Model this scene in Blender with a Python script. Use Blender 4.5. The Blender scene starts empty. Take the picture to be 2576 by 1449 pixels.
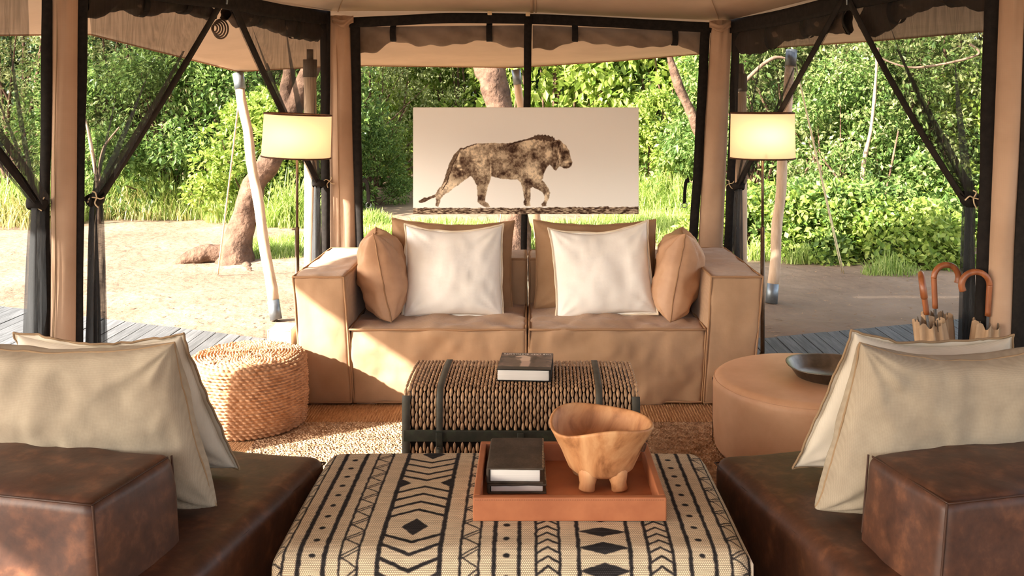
import bpy, math, random
import numpy as np
from mathutils import Matrix, Vector, noise as mnoise

# ---------------------------------------------------------------- camera, sky, sun, exposure
SC = bpy.context.scene
COL = SC.collection
FPX = 2400.0            # focal length in pixels of the 2576 px wide frame
EYE = 1.57
cam_d = bpy.data.cameras.new('camera'); cam = bpy.data.objects.new('camera', cam_d); COL.objects.link(cam)
cam_d.sensor_width = 36.0; cam_d.lens = FPX / 2576 * 36.0
cam_d.shift_x = -42 / 2576; cam_d.shift_y = -474.5 / 2576
cam_d.clip_start = 0.05; cam_d.clip_end = 300
cam.location = (0, 0, EYE); cam.rotation_euler = (math.pi / 2, 0, 0)
SC.camera = cam

SUN_EL = math.radians(27); SUN_DIR = Vector((0.86, 0.50, -math.tan(SUN_EL) * 0.995)).normalized()
wd = bpy.data.worlds.new('sky'); SC.world = wd; wd.use_nodes = True
wn, wl = wd.node_tree.nodes, wd.node_tree.links
bg = wn['Background']
sky = wn.new('ShaderNodeTexSky'); sky.sky_type = 'NISHITA'; sky.sun_disc = False
sky.sun_elevation = SUN_EL; sky.sun_rotation = math.radians(240); sky.dust_density = 3.0; sky.air_density = 1.0
hsv = wn.new('ShaderNodeHueSaturation'); hsv.inputs['Saturation'].default_value = 0.55
wl.new(sky.outputs[0], hsv.inputs['Color']); wl.new(hsv.outputs[0], bg.inputs['Color'])
bg.inputs['Strength'].default_value = 0.64
sd = bpy.data.lights.new('sun', 'SUN'); so = bpy.data.objects.new('sun', sd); COL.objects.link(so)
sd.energy = 29.0; sd.angle = math.radians(0.8); sd.color = (1.0, 0.95, 0.86)
so.rotation_euler = SUN_DIR.to_track_quat('-Z', 'Y').to_euler(); so.location = (-20, -10, 20)
SC.view_settings.view_transform = 'Standard'; SC.view_settings.look = 'None'
SC.view_settings.exposure = 0.0; SC.view_settings.gamma = 1.0; SC.view_settings.use_curve_mapping = False
SC.cycles.use_denoising = True
SC.cycles.max_bounces = 8; SC.cycles.diffuse_bounces = 5; SC.cycles.transparent_max_bounces = 24
SC.cycles.caustics_reflective = False; SC.cycles.caustics_refractive = False
SC.cycles.sample_clamp_indirect = 8.0

random.seed(7); RNG = np.random.default_rng(7)
PI = math.pi
def at(px, py, Y):
    """world point that stands at depth Y on the sight line of a photo pixel"""
    s = FPX / Y
    return np.array([(px - 1330) / s, Y, EYE - (py - 250) / s])
def on(px, py, z):
    s = (py - 250) / (EYE - z)
    return np.array([(px - 1330) / s, FPX / s, z])

# ---------------------------------------------------------------- helpers: objects
def tag(o, label=None, cat=None, group=None, kind=None):
    if label: o['label'] = label
    if cat: o['category'] = cat
    if group: o['group'] = group
    if kind: o['kind'] = kind
    return o
MATS = {}
def thing(name, label, cat, loc=(0, 0, 0), rot=(0, 0, 0), group=None, kind=None):
    o = bpy.data.objects.new(name, None); COL.objects.link(o)
    o.location = loc; o.rotation_euler = rot; o.empty_display_size = 0.1
    return tag(o, label, cat, group, kind)
def npmesh(name, V, F, uv=None, smooth=True, fmat=None):
    me = bpy.data.meshes.new(name)
    V = np.asarray(V, np.float32)
    if isinstance(F, np.ndarray) and F.ndim == 2:
        k = F.shape[1]; n = len(F)
        me.vertices.add(len(V)); me.vertices.foreach_set('co', V.ravel())
        me.loops.add(n * k); me.loops.foreach_set('vertex_index', F.astype(np.int32).ravel())
        me.polygons.add(n); me.polygons.foreach_set('loop_start', np.arange(0, n * k, k, dtype=np.int32))
    else:
        me.from_pydata([tuple(map(float, v)) for v in V], [], [tuple(int(i) for i in f) for f in F])
    if fmat is not None: me.polygons.foreach_set('material_index', np.asarray(fmat, np.int32))
    me.update(calc_edges=True); me.validate()
    me.polygons.foreach_set('use_smooth', np.full(len(me.polygons), bool(smooth)))
    if uv is not None:
        l = me.uv_layers.new(name='UVMap'); idx = np.zeros(len(me.loops), np.int32)
        me.loops.foreach_get('vertex_index', idx)
        l.data.foreach_set('uv', np.asarray(uv, np.float32)[idx].ravel())
    return me
def obj(name, VF, mat, parent=None, smooth=True, uv=None, M=None, kind=None, label=None, fmat=None):
    V, F = VF
    V = np.asarray(V, float)
    if M is not None:
        A = np.array(M); V = V @ A[:3, :3].T + A[:3, 3]
    me = npmesh(name, V, F, uv, smooth, fmat)
    for m in (mat if isinstance(mat, (list, tuple)) else [mat]): me.materials.append(m)
    o = bpy.data.objects.new(name, me); COL.objects.link(o)
    if parent is not None: o.parent = parent
    if kind: o['kind'] = kind
    if label: o['label'] = label
    return o
def join(parts):
    Vs, Fs, n = [], [], 0
    quad = all(isinstance(f, np.ndarray) and f.ndim == 2 and f.shape[1] == 4 for _, f in parts)
    for V, F in parts:
        Vs.append(np.asarray(V, float))
        if quad: Fs.append(F + n)
        else: Fs += [tuple(int(i) + n for i in f) for f in F]
        n += len(V)
    return np.concatenate(Vs), (np.concatenate(Fs) if quad else Fs)
def xf(VF, loc=(0, 0, 0), rot=(0, 0, 0), sc=None):
    V = np.asarray(VF[0], float)
    if sc is not None: V = V * np.asarray(sc)
    R = np.array(Matrix.Rotation(0, 3, 'X') @ (Vector((0, 0, 0)).to_track_quat('Z', 'Y').to_matrix() if False else Matrix.Identity(3)))
    from mathutils import Euler
    R = np.array(Euler(rot).to_matrix())
    return V @ R.T + np.asarray(loc), VF[1]
def copy_tree(o, parent=None):
    c = o.copy(); COL.objects.link(c)
    if parent is not None: c.parent = parent
    for ch in list(o.children): copy_tree(ch, c)
    return c

# ---------------------------------------------------------------- helpers: shapes
def vnoise(P, scale, seed=0):
    """smooth value noise in -1..1 for an (n,3) array"""
    P = np.asarray(P, float) * scale + seed * 17.31 + 1000.0
    i = np.floor(P).astype(np.int64); f = P - i; f = f * f * (3 - 2 * f)
    def h(a, b, c):
        v = (a * 374761393 + b * 668265263 + c * 2147483647 + seed * 144665) & 0xffffffff
        v = ((v ^ (v >> 13)) * 1274126177) & 0xffffffff
        return ((v ^ (v >> 16)) & 0xffff) / 32767.5 - 1
    r = 0
    for dx in (0, 1):
        for dy in (0, 1):
            for dz in (0, 1):
                w = (f[:, 0] if dx else 1 - f[:, 0]) * (f[:, 1] if dy else 1 - f[:, 1]) * (f[:, 2] if dz else 1 - f[:, 2])
                r = r + w * h(i[:, 0] + dx, i[:, 1] + dy, i[:, 2] + dz)
    return r
def fbm(P, scale, seed=0, oct=3):
    return sum(vnoise(P, scale * 2 ** k, seed + k) * 0.5 ** k for k in range(oct))
def box(x0, x1, y0, y1, z0, z1):
    V = np.array([(x, y, z) for x in (x0, x1) for y in (y0, y1) for z in (z0, z1)], float)
    F = np.array([(0, 1, 3, 2), (4, 6, 7, 5), (0, 4, 5, 1), (2, 3, 7, 6), (0, 2, 6, 4), (1, 5, 7, 3)])
    return V, F
def rbox(x0, x1, y0, y1, z0, z1, r=0.02, n=10, k=3, bulge=0.0, wr=0.0, wsc=6.0, seed=1, nn=None):
    """rounded box with optional bulge and cloth wrinkles"""
    lo = np.array([x0, y0, z0], float); hi = np.array([x1, y1, z1], float); c = (lo + hi) / 2; h = (hi - lo) / 2
    r = min(r, *(h * 0.98))
    ax = []
    for i in range(3):
        m = (nn[i] if nn else n)
        a = np.concatenate([np.linspace(-h[i], -h[i] + r, k + 1)[:-1], np.linspace(-h[i] + r, h[i] - r, m + 1), np.linspace(h[i] - r, h[i], k + 1)[1:]])
        ax.append(a)
    N = [len(a) for a in ax]
    ids = -np.ones(N, np.int64); B = np.zeros(N, bool)
    B[0] = B[-1] = True; B[:, 0] = B[:, -1] = True; B[:, :, 0] = B[:, :, -1] = True
    idx = np.argwhere(B); ids[B] = np.arange(len(idx))
    P = np.stack([ax[0][idx[:, 0]], ax[1][idx[:, 1]], ax[2][idx[:, 2]]], 1)
    q = np.clip(P, -(h - r), h - r); d = P - q; L = np.linalg.norm(d, axis=1, keepdims=True)
    nrm = d / np.maximum(L, 1e-9); P = q + nrm * r
    if bulge or wr:
        t = P / h
        if bulge:
            for i in range(3):
                j, l = (i + 1) % 3, (i + 2) % 3
                w = np.clip(1 - t[:, j] ** 2, 0, 1) * np.clip(1 - t[:, l] ** 2, 0, 1)
                P[:, i] += bulge * w * nrm[:, i]
        if wr: P = P + nrm * (wr * fbm(P + c, wsc, seed))[:, None]
    F = []
    def q4(a): F.append(np.stack([a[:-1, :-1], a[1:, :-1], a[1:, 1:], a[:-1, 1:]], -1).reshape(-1, 4))
    q4(ids[:, :, -1]); q4(ids[:, :, 0][:, ::-1]); q4(ids[0].T[:, ::1]); q4(ids[-1].T[::-1]); q4(ids[:, 0, :]); q4(ids[:, -1, :][::-1])
    return P + c, np.concatenate(F)
def tube(pts, r, n=8, closed=False, cap=True, flat=None):
    P = np.asarray(pts, float); m = len(P)
    R = np.full(m, r, float) if np.isscalar(r) else np.asarray(r, float)
    if closed: T = np.roll(P, -1, 0) - np.roll(P, 1, 0)
    else: T = np.gradient(P, axis=0)
    T /= np.maximum(np.linalg.norm(T, axis=1, keepdims=True), 1e-9)
    u = np.array([0, 0, 1.0]) if abs(T[0][2]) < 0.9 else np.array([1.0, 0, 0])
    a = np.linspace(0, 2 * PI, n, endpoint=False); V = []
    for i in range(m):
        u = u - T[i] * (u @ T[i]); u /= max(np.linalg.norm(u), 1e-9); w = np.cross(T[i], u)
        fu, fw = (1, 1) if flat is None else flat
        V.append(P[i] + R[i] * (np.cos(a)[:, None] * u * fu + np.sin(a)[:, None] * w * fw))
    V = np.concatenate(V); F = []
    for i in range(m if closed else m - 1):
        j = (i + 1) % m
        k = np.arange(n); k2 = (k + 1) % n
        F.append(np.stack([i * n + k, i * n + k2, j * n + k2, j * n + k], 1))
    F = np.concatenate(F)
    if cap and not closed:
        V = np.concatenate([V, P[:1], P[-1:]]); c0, c1 = len(V) - 2, len(V) - 1
        Fl = [tuple(f) for f in F]
        Fl += [(c0, (k + 1) % n, k) for k in range(n)] + [(c1, (m - 1) * n + k, (m - 1) * n + (k + 1) % n) for k in range(n)]
        return V, Fl
    return V, F
def spline(pts, n=40, closed=False):
    P = np.asarray(pts, float); m = len(P); out = []
    segs = m if closed else m - 1
    for t in np.linspace(0, segs, n, endpoint=not closed):
        i = min(int(t), segs - 1); f = t - i
        g = (lambda k: P[k % m]) if closed else (lambda k: P[min(max(k, 0), m - 1)])
        a, b, c, d = g(i - 1), g(i), g(i + 1), g(i + 2)
        out.append(0.5 * (2 * b + (c - a) * f + (2 * a - 5 * b + 4 * c - d) * f ** 2 + (3 * b - a - 3 * c + d) * f ** 3))
    return np.array(out)
def lathe(prof, n=48, loc=(0, 0, 0), wob=None):
    p = np.asarray(prof, float); m = len(p); a = np.linspace(0, 2 * PI, n, endpoint=False)
    V = np.stack([p[:, 0][:, None] * np.cos(a), p[:, 0][:, None] * np.sin(a), np.repeat(p[:, 1][:, None], n, 1)], -1)
    if wob is not None: V = wob(V, a)
    V = V.reshape(-1, 3) + np.asarray(loc); F = []
    for i in range(m - 1):
        k = np.arange(n); k2 = (k + 1) % n
        F.append(np.stack([i * n + k, i * n + k2, (i + 1) * n + k2, (i + 1) * n + k], 1))
    return V, np.concatenate(F)
def grid(P):
    """(a,b,3) array of points -> mesh"""
    a, b = P.shape[:2]; ids = np.arange(a * b).reshape(a, b)
    F = np.stack([ids[:-1, :-1], ids[1:, :-1], ids[1:, 1:], ids[:-1, 1:]], -1).reshape(-1, 4)
    return P.reshape(-1, 3), F
def sheet(P, th=0.01, nvec=None):
    """grid of points with a real thickness along nvec"""
    a, b = P.shape[:2]; nv = np.asarray(nvec, float); nv = nv / np.linalg.norm(nv) * th
    V, F = grid(P); n = len(V); ids = np.arange(n).reshape(a, b)
    Fs = [F, F[:, ::-1] + n]
    for e in (ids[0], ids[-1][::-1], ids[:, 0][::-1], ids[:, -1]):
        Fs.append(np.stack([e[:-1], e[1:], e[1:] + n, e[:-1] + n], 1))
    return np.concatenate([V, V + nv]), np.concatenate(Fs)
def strip(p0, p1, w, th, side, nrm, n=12, p_w1=None, wob=0.0, seed=0):
    """flat band from p0 to p1, width vector w (w1 at the end), thickness along nrm"""
    p0, p1, side = np.asarray(p0, float), np.asarray(p1, float), np.asarray(side, float)
    w1 = w if p_w1 is None else p_w1; rows = []
    for i in range(n + 1):
        t = i / n; c = p0 * (1 - t) + p1 * t; ww = w * (1 - t) + w1 * t
        k = wob * math.sin(seed + t * 9.0) + wob * 0.6 * math.sin(seed * 2.1 + t * 23)
        rows.append([c + side * (ww * (j / 2 - 0.5) + k) for j in range(3)])
    return sheet(np.array(rows), th, nrm)
def pillow(w, h, t, n=36, pinch=0.06, wr=0.01, seed=1, fill=0.42, sag=0.0, trap=0.0):
    """knife-edge cushion lying in XZ, thick along Y; returns (cover, seam loop points)"""
    u = np.sin(np.linspace(-1, 1, n) * PI / 2 * 0.96) / math.sin(PI / 2 * 0.96)
    U, Vv = np.meshgrid(u, u, indexing='ij')
    X = w / 2 * U * (1 - pinch * (1 - Vv ** 2) ** 0.8); Z = h / 2 * Vv * (1 - pinch * (1 - U ** 2) ** 0.8)
    X = X * (1 - trap * Vv)
    prof = np.clip((1 - np.abs(U) ** 2.4) * (1 - np.abs(Vv) ** 2.4), 0, 1) ** fill
    Z = Z + sag * -(1 - U ** 2) * (Vv + 1) / 2
    P0 = np.stack([X, np.zeros_like(X), Z], -1)
    nz = fbm(P0.reshape(-1, 3), 7.0, seed, 3).reshape(n, n); nz2 = fbm(P0.reshape(-1, 3) + 5, 7.0, seed + 9, 3).reshape(n, n)
    nz = nz + 0.32 * fbm(P0.reshape(-1, 3) * [1.6, 1, 1], 21.0, seed + 2, 2).reshape(n, n); nz2 = nz2 + 0.32 * fbm(P0.reshape(-1, 3), 21.0, seed + 5, 2).reshape(n, n)
    # gathers running in from the corners
    ang = np.arctan2(np.abs(Vv) - 1, np.abs(U) - 1); rad = np.sqrt((np.abs(Vv) - 1) ** 2 + (np.abs(U) - 1) ** 2)
    gath = np.sin(ang * 11 + seed) * np.exp(-rad * 2.6) * np.clip(prof * 2.2, 0, 1)
    A = P0.copy(); A[..., 1] = -(t / 2 * prof + (wr * nz + wr * 0.9 * gath) * np.clip(prof * 1.6, 0, 1))
    B = P0.copy(); B[..., 1] = (t / 2 * prof + (wr * nz2 + wr * 0.9 * gath) * np.clip(prof * 1.6, 0, 1))
    ids = np.arange(n * n).reshape(n, n); inner = np.zeros((n, n), bool); inner[1:-1, 1:-1] = True
    idb = ids.copy(); idb[inner] = n * n + np.arange(inner.sum())
    V = np.concatenate([A.reshape(-1, 3), B[inner]])
    f = lambda a: np.stack([a[:-1, :-1], a[1:, :-1], a[1:, 1:], a[:-1, 1:]], -1).reshape(-1, 4)
    F = np.concatenate([f(ids), f(idb)[:, ::-1]])
    loop = np.concatenate([P0[:-1, 0], P0[-1, :-1], P0[1:, -1][::-1], P0[0, 1:][::-1]])
    return (V, F), loop

# ---------------------------------------------------------------- materials
def S(r, g, b):
    f = lambda c: (c / 255 / 12.92) if c / 255 <= 0.04045 else ((c / 255 + 0.055) / 1.055) ** 2.4
    return (f(r), f(g), f(b), 1.0)
def mat(name, c1, c2=None, scale=6, detail=4, rough=0.8, bump=0.0, bscale=60, bkind='noise', spec=0.3, metal=0.0,
        stretch=(1, 1, 1), sheen=0.0, transl=0.0, c3=None, dist=0.0, contrast=(0.35, 0.65), bdist=0.004, weave=0.0, wscale=300,
        rand=0.0, coat=0.0, tcol=None):
    m = bpy.data.materials.new(name); m.use_nodes = True
    n, l = m.node_tree.nodes, m.node_tree.links
    b = n['Principled BSDF']; out = n['Material Output']
    b.inputs['Roughness'].default_value = rough; b.inputs['Metallic'].default_value = metal
    b.inputs['Specular IOR Level'].default_value = spec
    if sheen: b.inputs['Sheen Weight'].default_value = sheen; b.inputs['Sheen Roughness'].default_value = 0.5
    if coat: b.inputs['Coat Weight'].default_value = coat; b.inputs['Coat Roughness'].default_value = 0.25
    tc = n.new('ShaderNodeTexCoord'); mp = n.new('ShaderNodeMapping'); l.new(tc.outputs['Object'], mp.inputs['Vector'])
    mp.inputs['Scale'].default_value = stretch
    col = None
    if c2 is not None:
        t = n.new('ShaderNodeTexNoise'); t.inputs['Scale'].default_value = scale; t.inputs['Detail'].default_value = detail
        t.inputs['Roughness'].default_value = 0.6; t.inputs['Distortion'].default_value = dist
        l.new(mp.outputs[0], t.inputs['Vector'])
        r = n.new('ShaderNodeValToRGB'); r.color_ramp.elements[0].position = contrast[0]; r.color_ramp.elements[1].position = contrast[1]
        r.color_ramp.elements[0].color = c1; r.color_ramp.elements[1].color = c2
        if c3 is not None:
            e = r.color_ramp.elements.new((contrast[0] + contrast[1]) / 2); e.color = c3
        l.new(t.outputs['Fac'], r.inputs['Fac']); col = r.outputs['Color']
    else:
        v = n.new('ShaderNodeRGB'); v.outputs[0].default_value = c1; col = v.outputs[0]
    if rand:
        oi = n.new('ShaderNodeObjectInfo'); mx = n.new('ShaderNodeMix'); mx.data_type = 'RGBA'; mx.blend_type = 'MULTIPLY'
        mr = n.new('ShaderNodeMapRange'); mr.inputs['To Min'].default_value = 1 - rand; mr.inputs['To Max'].default_value = 1.0 + rand * 0.3
        l.new(oi.outputs['Random'], mr.inputs['Value']); mx.inputs[0].default_value = 1.0
        l.new(col, mx.inputs[6]); l.new(mr.outputs[0], mx.inputs[7]); col = mx.outputs[2]
    hgt = None
    if weave:
        w1 = n.new('ShaderNodeTexWave'); w2 = n.new('ShaderNodeTexWave'); w2.bands_direction = 'Z'
        for w in (w1, w2):
            w.inputs['Scale'].default_value = wscale / 20; w.inputs['Distortion'].default_value = 1.2; w.inputs['Detail'].default_value = 2.0
            w.inputs['Detail Scale'].default_value = 0.6
            l.new(mp.outputs[0], w.inputs['Vector'])
        ad = n.new('ShaderNodeMath'); ad.operation = 'ADD'; l.new(w1.outputs['Fac'], ad.inputs[0]); l.new(w2.outputs['Fac'], ad.inputs[1])
        mr2 = n.new('ShaderNodeMapRange'); mr2.inputs['From Max'].default_value = 2.0
        mr2.inputs['To Min'].default_value = 1 - weave; mr2.inputs['To Max'].default_value = 1.0 + weave * 0.4
        l.new(ad.outputs[0], mr2.inputs['Value'])
        mx2 = n.new('ShaderNodeMix'); mx2.data_type = 'RGBA'; mx2.blend_type = 'MULTIPLY'; mx2.inputs[0].default_value = 1.0
        l.new(col, mx2.inputs[6]); l.new(mr2.outputs[0], mx2.inputs[7]); col = mx2.outputs[2]
        hgt = ad.outputs[0]
    l.new(col, b.inputs['Base Color'])
    if bump:
        bp = n.new('ShaderNodeBump'); bp.inputs['Strength'].default_value = bump; bp.inputs['Distance'].default_value = bdist
        if bkind == 'noise':
            t2 = n.new('ShaderNodeTexNoise'); t2.inputs['Scale'].default_value = bscale; t2.inputs['Detail'].default_value = 5
            l.new(mp.outputs[0], t2.inputs['Vector']); hgt = t2.outputs['Fac']
        elif bkind == 'voronoi':
            t2 = n.new('ShaderNodeTexVoronoi'); t2.inputs['Scale'].default_value = bscale
            l.new(mp.outputs[0], t2.inputs['Vector']); hgt = t2.outputs['Distance']
        if hgt is not None: l.new(hgt, bp.inputs['Height']); l.new(bp.outputs[0], b.inputs['Normal'])
    if transl:
        tr = n.new('ShaderNodeBsdfTranslucent'); ms = n.new('ShaderNodeMixShader'); ms.inputs[0].default_value = transl
        if tcol is not None: tr.inputs['Color'].default_value = tcol
        else: l.new(col, tr.inputs['Color'])
        l.new(b.outputs[0], ms.inputs[1]); l.new(tr.outputs[0], ms.inputs[2]); l.new(ms.outputs[0], out.inputs['Surface'])
    m['principled'] = 1
    return m
def netmat(name, col, opacity):
    m = bpy.data.materials.new(name); m.use_nodes = True
    n, l = m.node_tree.nodes, m.node_tree.links; b = n['Principled BSDF']; out = n['Material Output']
    b.inputs['Base Color'].default_value = col; b.inputs['Roughness'].default_value = 0.7; b.inputs['Specular IOR Level'].default_value = 0.25
    t = n.new('ShaderNodeBsdfTransparent'); ms = n.new('ShaderNodeMixShader')
    tc = n.new('ShaderNodeTexCoord'); nz = n.new('ShaderNodeTexNoise'); nz.inputs['Scale'].default_value = 14; nz.inputs['Detail'].default_value = 3
    mp = n.new('ShaderNodeMapping'); mp.inputs['Scale'].default_value = (6, 6, 0.4); l.new(tc.outputs['Object'], mp.inputs['Vector']); l.new(mp.outputs[0], nz.inputs['Vector'])
    mr = n.new('ShaderNodeMapRange'); mr.inputs['From Min'].default_value = 0.3; mr.inputs['From Max'].default_value = 0.7
    mr.inputs['To Min'].default_value = opacity * 0.8; mr.inputs['To Max'].default_value = min(1, opacity * 1.2)
    l.new(nz.outputs['Fac'], mr.inputs['Value']); l.new(mr.outputs[0], ms.inputs[0])
    l.new(t.outputs[0], ms.inputs[1]); l.new(b.outputs[0], ms.inputs[2]); l.new(ms.outputs[0], out.inputs['Surface'])
    return m
def leafmat(name, c1, c2, c3, transl=0.4):
    m = bpy.data.materials.new(name); m.use_nodes = True
    n, l = m.node_tree.nodes, m.node_tree.links; b = n['Principled BSDF']; out = n['Material Output']
    b.inputs['Roughness'].default_value = 0.45; b.inputs['Specular IOR Level'].default_value = 0.35
    g = n.new('ShaderNodeNewGeometry'); r = n.new('ShaderNodeValToRGB')
    r.color_ramp.elements[0].color = c1; r.color_ramp.elements[1].color = c3
    e = r.color_ramp.elements.new(0.5); e.color = c2
    l.new(g.outputs['Random Per Island'], r.inputs['Fac'])
    l.new(r.outputs['Color'], b.inputs['Base Color'])
    tr = n.new('ShaderNodeBsdfTranslucent'); l.new(r.outputs['Color'], tr.inputs['Color'])
    ms = n.new('ShaderNodeMixShader'); ms.inputs[0].default_value = transl
    l.new(b.outputs[0], ms.inputs[1]); l.new(tr.outputs[0], ms.inputs[2]); l.new(ms.outputs[0], out.inputs['Surface'])
    return m
def imgmat(name, arr, rough=0.7, bump=0.0, spec=0.3, dots=None):
    """flat print computed in numpy (h,w,3, linear 0..1), laid on by UV"""
    h, w = arr.shape[:2]; im = bpy.data.images.new(name, w, h, float_buffer=False)
    im.colorspace_settings.name = 'sRGB'
    a = np.ones((h, w, 4), np.float32); a[..., :3] = np.clip(arr, 0, 1)
    im.pixels.foreach_set(a[::-1].ravel()); im.pack()
    m = bpy.data.materials.new(name); m.use_nodes = True
    n, l = m.node_tree.nodes, m.node_tree.links; b = n['Principled BSDF']
    t = n.new('ShaderNodeTexImage'); t.image = im; t.extension = 'EXTEND'; t.interpolation = 'Cubic'
    uv = n.new('ShaderNodeUVMap'); uv.uv_map = 'UVMap'; l.new(uv.outputs[0], t.inputs['Vector'])
    l.new(t.outputs['Color'], b.inputs['Base Color']); b.inputs['Roughness'].default_value = rough; b.inputs['Specular IOR Level'].default_value = spec
    if bump:
        bp = n.new('ShaderNodeBump'); bp.inputs['Strength'].default_value = bump; bp.inputs['Distance'].default_value = 0.002
        l.new(t.outputs['Color'], bp.inputs['Height']); l.new(bp.outputs[0], b.inputs['Normal'])
    return m

canvas_m = mat('tent_canvas', S(186, 156, 128), S(198, 169, 141), 3, rough=0.9, weave=0.10, wscale=2400, bump=0.15, spec=0.1, transl=0.15, tcol=S(226, 210, 190))
post_m = mat('canvas_sleeve', S(182, 148, 120), S(198, 164, 136), 3, rough=0.9, weave=0.12, wscale=2400, bump=0.2, spec=0.1)
fly_m = mat('awning_canvas', S(188, 156, 128), S(202, 170, 142), 2.5, rough=0.9, weave=0.08, wscale=2400, spec=0.1, transl=0.18, tcol=S(226, 212, 192))
black_m = mat('black_webbing', S(30, 26, 23), S(40, 35, 31), 40, rough=0.85, spec=0.15, bump=0.2, bscale=300)
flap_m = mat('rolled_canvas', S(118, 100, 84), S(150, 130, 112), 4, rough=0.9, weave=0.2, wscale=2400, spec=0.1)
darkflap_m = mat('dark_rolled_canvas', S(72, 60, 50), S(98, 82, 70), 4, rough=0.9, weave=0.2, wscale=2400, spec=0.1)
net_m = netmat('mosquito_net', S(46, 42, 38), 0.54)
netd_m = netmat('gathered_net', S(58, 58, 58), 0.86)
hem_m = mat('net_hem', S(34, 30, 27), S(46, 41, 37), 20, rough=0.85, spec=0.15)
cord_m = mat('cream_cord', S(225, 200, 160), rough=0.9)
plank_m = mat('weathered_plank', S(90, 89, 88), S(118, 117, 116), 5, rough=0.75, stretch=(9, 0.7, 9), bump=0.35, bscale=12, spec=0.3, rand=0.25, c3=S(103, 102, 101))
gap_m = mat('deck_base', S(30, 27, 25), rough=0.95)
sand_m = mat('sandy_ground', S(124, 102, 84), S(150, 127, 106), 0.9, detail=9, rough=0.95, bump=0.9, bscale=9, bdist=0.03, spec=0.1, c3=S(136, 114, 94))
rug_m = mat('jute_rug', S(146, 112, 84), S(198, 164, 130), 26, detail=3, rough=0.95, bump=1.0, bscale=95, bkind='voronoi', bdist=0.01, spec=0.05)
rugb_m = mat('jute_border', S(150, 108, 74), S(190, 146, 104), 60, rough=0.95, bump=1.0, bscale=60, bdist=0.008, stretch=(3, 0.4, 1), spec=0.05)
sofa_m = mat('sofa_linen', S(167, 132, 100), S(179, 144, 112), 5, rough=0.85, weave=0.12, wscale=2600, bump=0.15, spec=0.15, sheen=0.15)
sofap_m = mat('sofa_piping', S(158, 121, 89), rough=0.85, spec=0.15)
tan_m = mat('tan_cushion', S(152, 117, 86), S(164, 129, 97), 7, rough=0.8, weave=0.10, wscale=2600, bump=0.15, spec=0.15)
suede_m = mat('tan_suede', S(172, 130, 97), S(194, 152, 118), 5, rough=0.55, bump=0.15, bscale=40, spec=0.35)
white_m = mat('cream_cushion', S(236, 228, 216), S(243, 236, 226), 7, rough=0.9, weave=0.06, wscale=2600, bump=0.12, spec=0.1)
whitep_m = mat('cream_piping', S(222, 204, 178), rough=0.9, spec=0.1)
linen_m = mat('oat_linen', S(158, 144, 124), S(174, 160, 138), 9, rough=0.9, weave=0.13, wscale=1700, bump=0.3, spec=0.1)
linenp_m = mat('oat_seam', S(150, 124, 94), rough=0.9)
pale_m = mat('pale_linen', S(204, 193, 174), S(215, 204, 186), 7, rough=0.9, weave=0.08, wscale=2600, bump=0.15, spec=0.1)
leather_m = mat('brown_leather', S(56, 34, 24), S(118, 76, 51), 16, detail=10, rough=0.46, bump=0.2, bscale=55, bdist=0.003, spec=0.4, c3=S(78, 48, 33), dist=0.15, contrast=(0.3, 0.75))
leathers_m = mat('leather_seam', S(62, 38, 25), rough=0.5)
pouf_m = mat('caramel_leather', S(206, 156, 116), S(222, 174, 134), 4, detail=6, rough=0.5, bump=0.12, bscale=60, spec=0.4)
tray_m = mat('saddle_leather', S(158, 94, 60), S(174, 108, 70), 9, rough=0.55, bump=0.1, bscale=120, spec=0.35)
bookl_m = mat('dark_hide', S(64, 54, 44), S(82, 70, 58), 18, rough=0.75, bump=0.3, bscale=120, spec=0.2)
page_m = mat('book_pages', S(226, 218, 206), S(236, 229, 218), 4, rough=0.9, stretch=(1, 1, 160), spec=0.1)
wood_m = mat('carved_wood', S(128, 78, 44), S(216, 164, 114), 6, detail=8, rough=0.55, bump=0.1, bscale=30, spec=0.35, dist=2.0, stretch=(1, 1, 0.6), c3=S(194, 136, 88), contrast=(0.28, 0.62))
woodd_m = mat('wood_knot', S(58, 34, 20), S(92, 56, 34), 30, rough=0.8)
handle_m = mat('umbrella_wood', S(128, 70, 36), S(170, 100, 56), 8, rough=0.4, stretch=(4, 4, 0.6), spec=0.5, coat=0.3)
brolly_m = mat('umbrella_cloth', S(172, 142, 112), S(190, 160, 128), 10, rough=0.85, spec=0.15)
rattan_m = mat('rattan', S(140, 108, 78), S(200, 160, 120), 40, rough=0.5, spec=0.4, rand=0)
rattand_m = mat('rattan_core', S(34, 25, 18), rough=0.9)
strap_m = mat('olive_strap', S(70, 66, 56), S(84, 79, 67), 20, rough=0.6, spec=0.3)
green_m = mat('painted_green_band', S(40, 44, 32), S(58, 62, 46), 25, rough=0.6, spec=0.35, c3=S(52, 50, 40))
seagrass_m = mat('seagrass', S(162, 116, 82), S(194, 150, 114), 30, rough=0.8, spec=0.15, bump=0.3, bscale=160)
metal_m = mat('dark_bronze', S(92, 74, 58), S(110, 90, 72), 30, rough=0.4, metal=0.8)
steel_m = mat('galvanised_steel', S(120, 126, 130), S(150, 156, 160), 12, rough=0.45, metal=0.8)
capd_m = mat('dark_cap', S(92, 78, 66), S(110, 95, 80), 12, rough=0.7)
pan_m = mat('tarnished_metal', S(96, 88, 78), S(140, 130, 116), 9, rough=0.35, metal=0.85, bump=0.3, bscale=24)
pole_m = mat('peeled_pole', S(196, 164, 134), S(226, 200, 172), 4, detail=6, rough=0.75, stretch=(5, 5, 0.8), bump=0.3, bscale=14, spec=0.2, c3=S(214, 184, 154))
bark_m = mat('tree_bark', S(64, 48, 39), S(124, 97, 79), 7, detail=8, rough=0.9, bump=1.0, bscale=16, bdist=0.03, spec=0.1, contrast=(0.3, 0.7))
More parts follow.
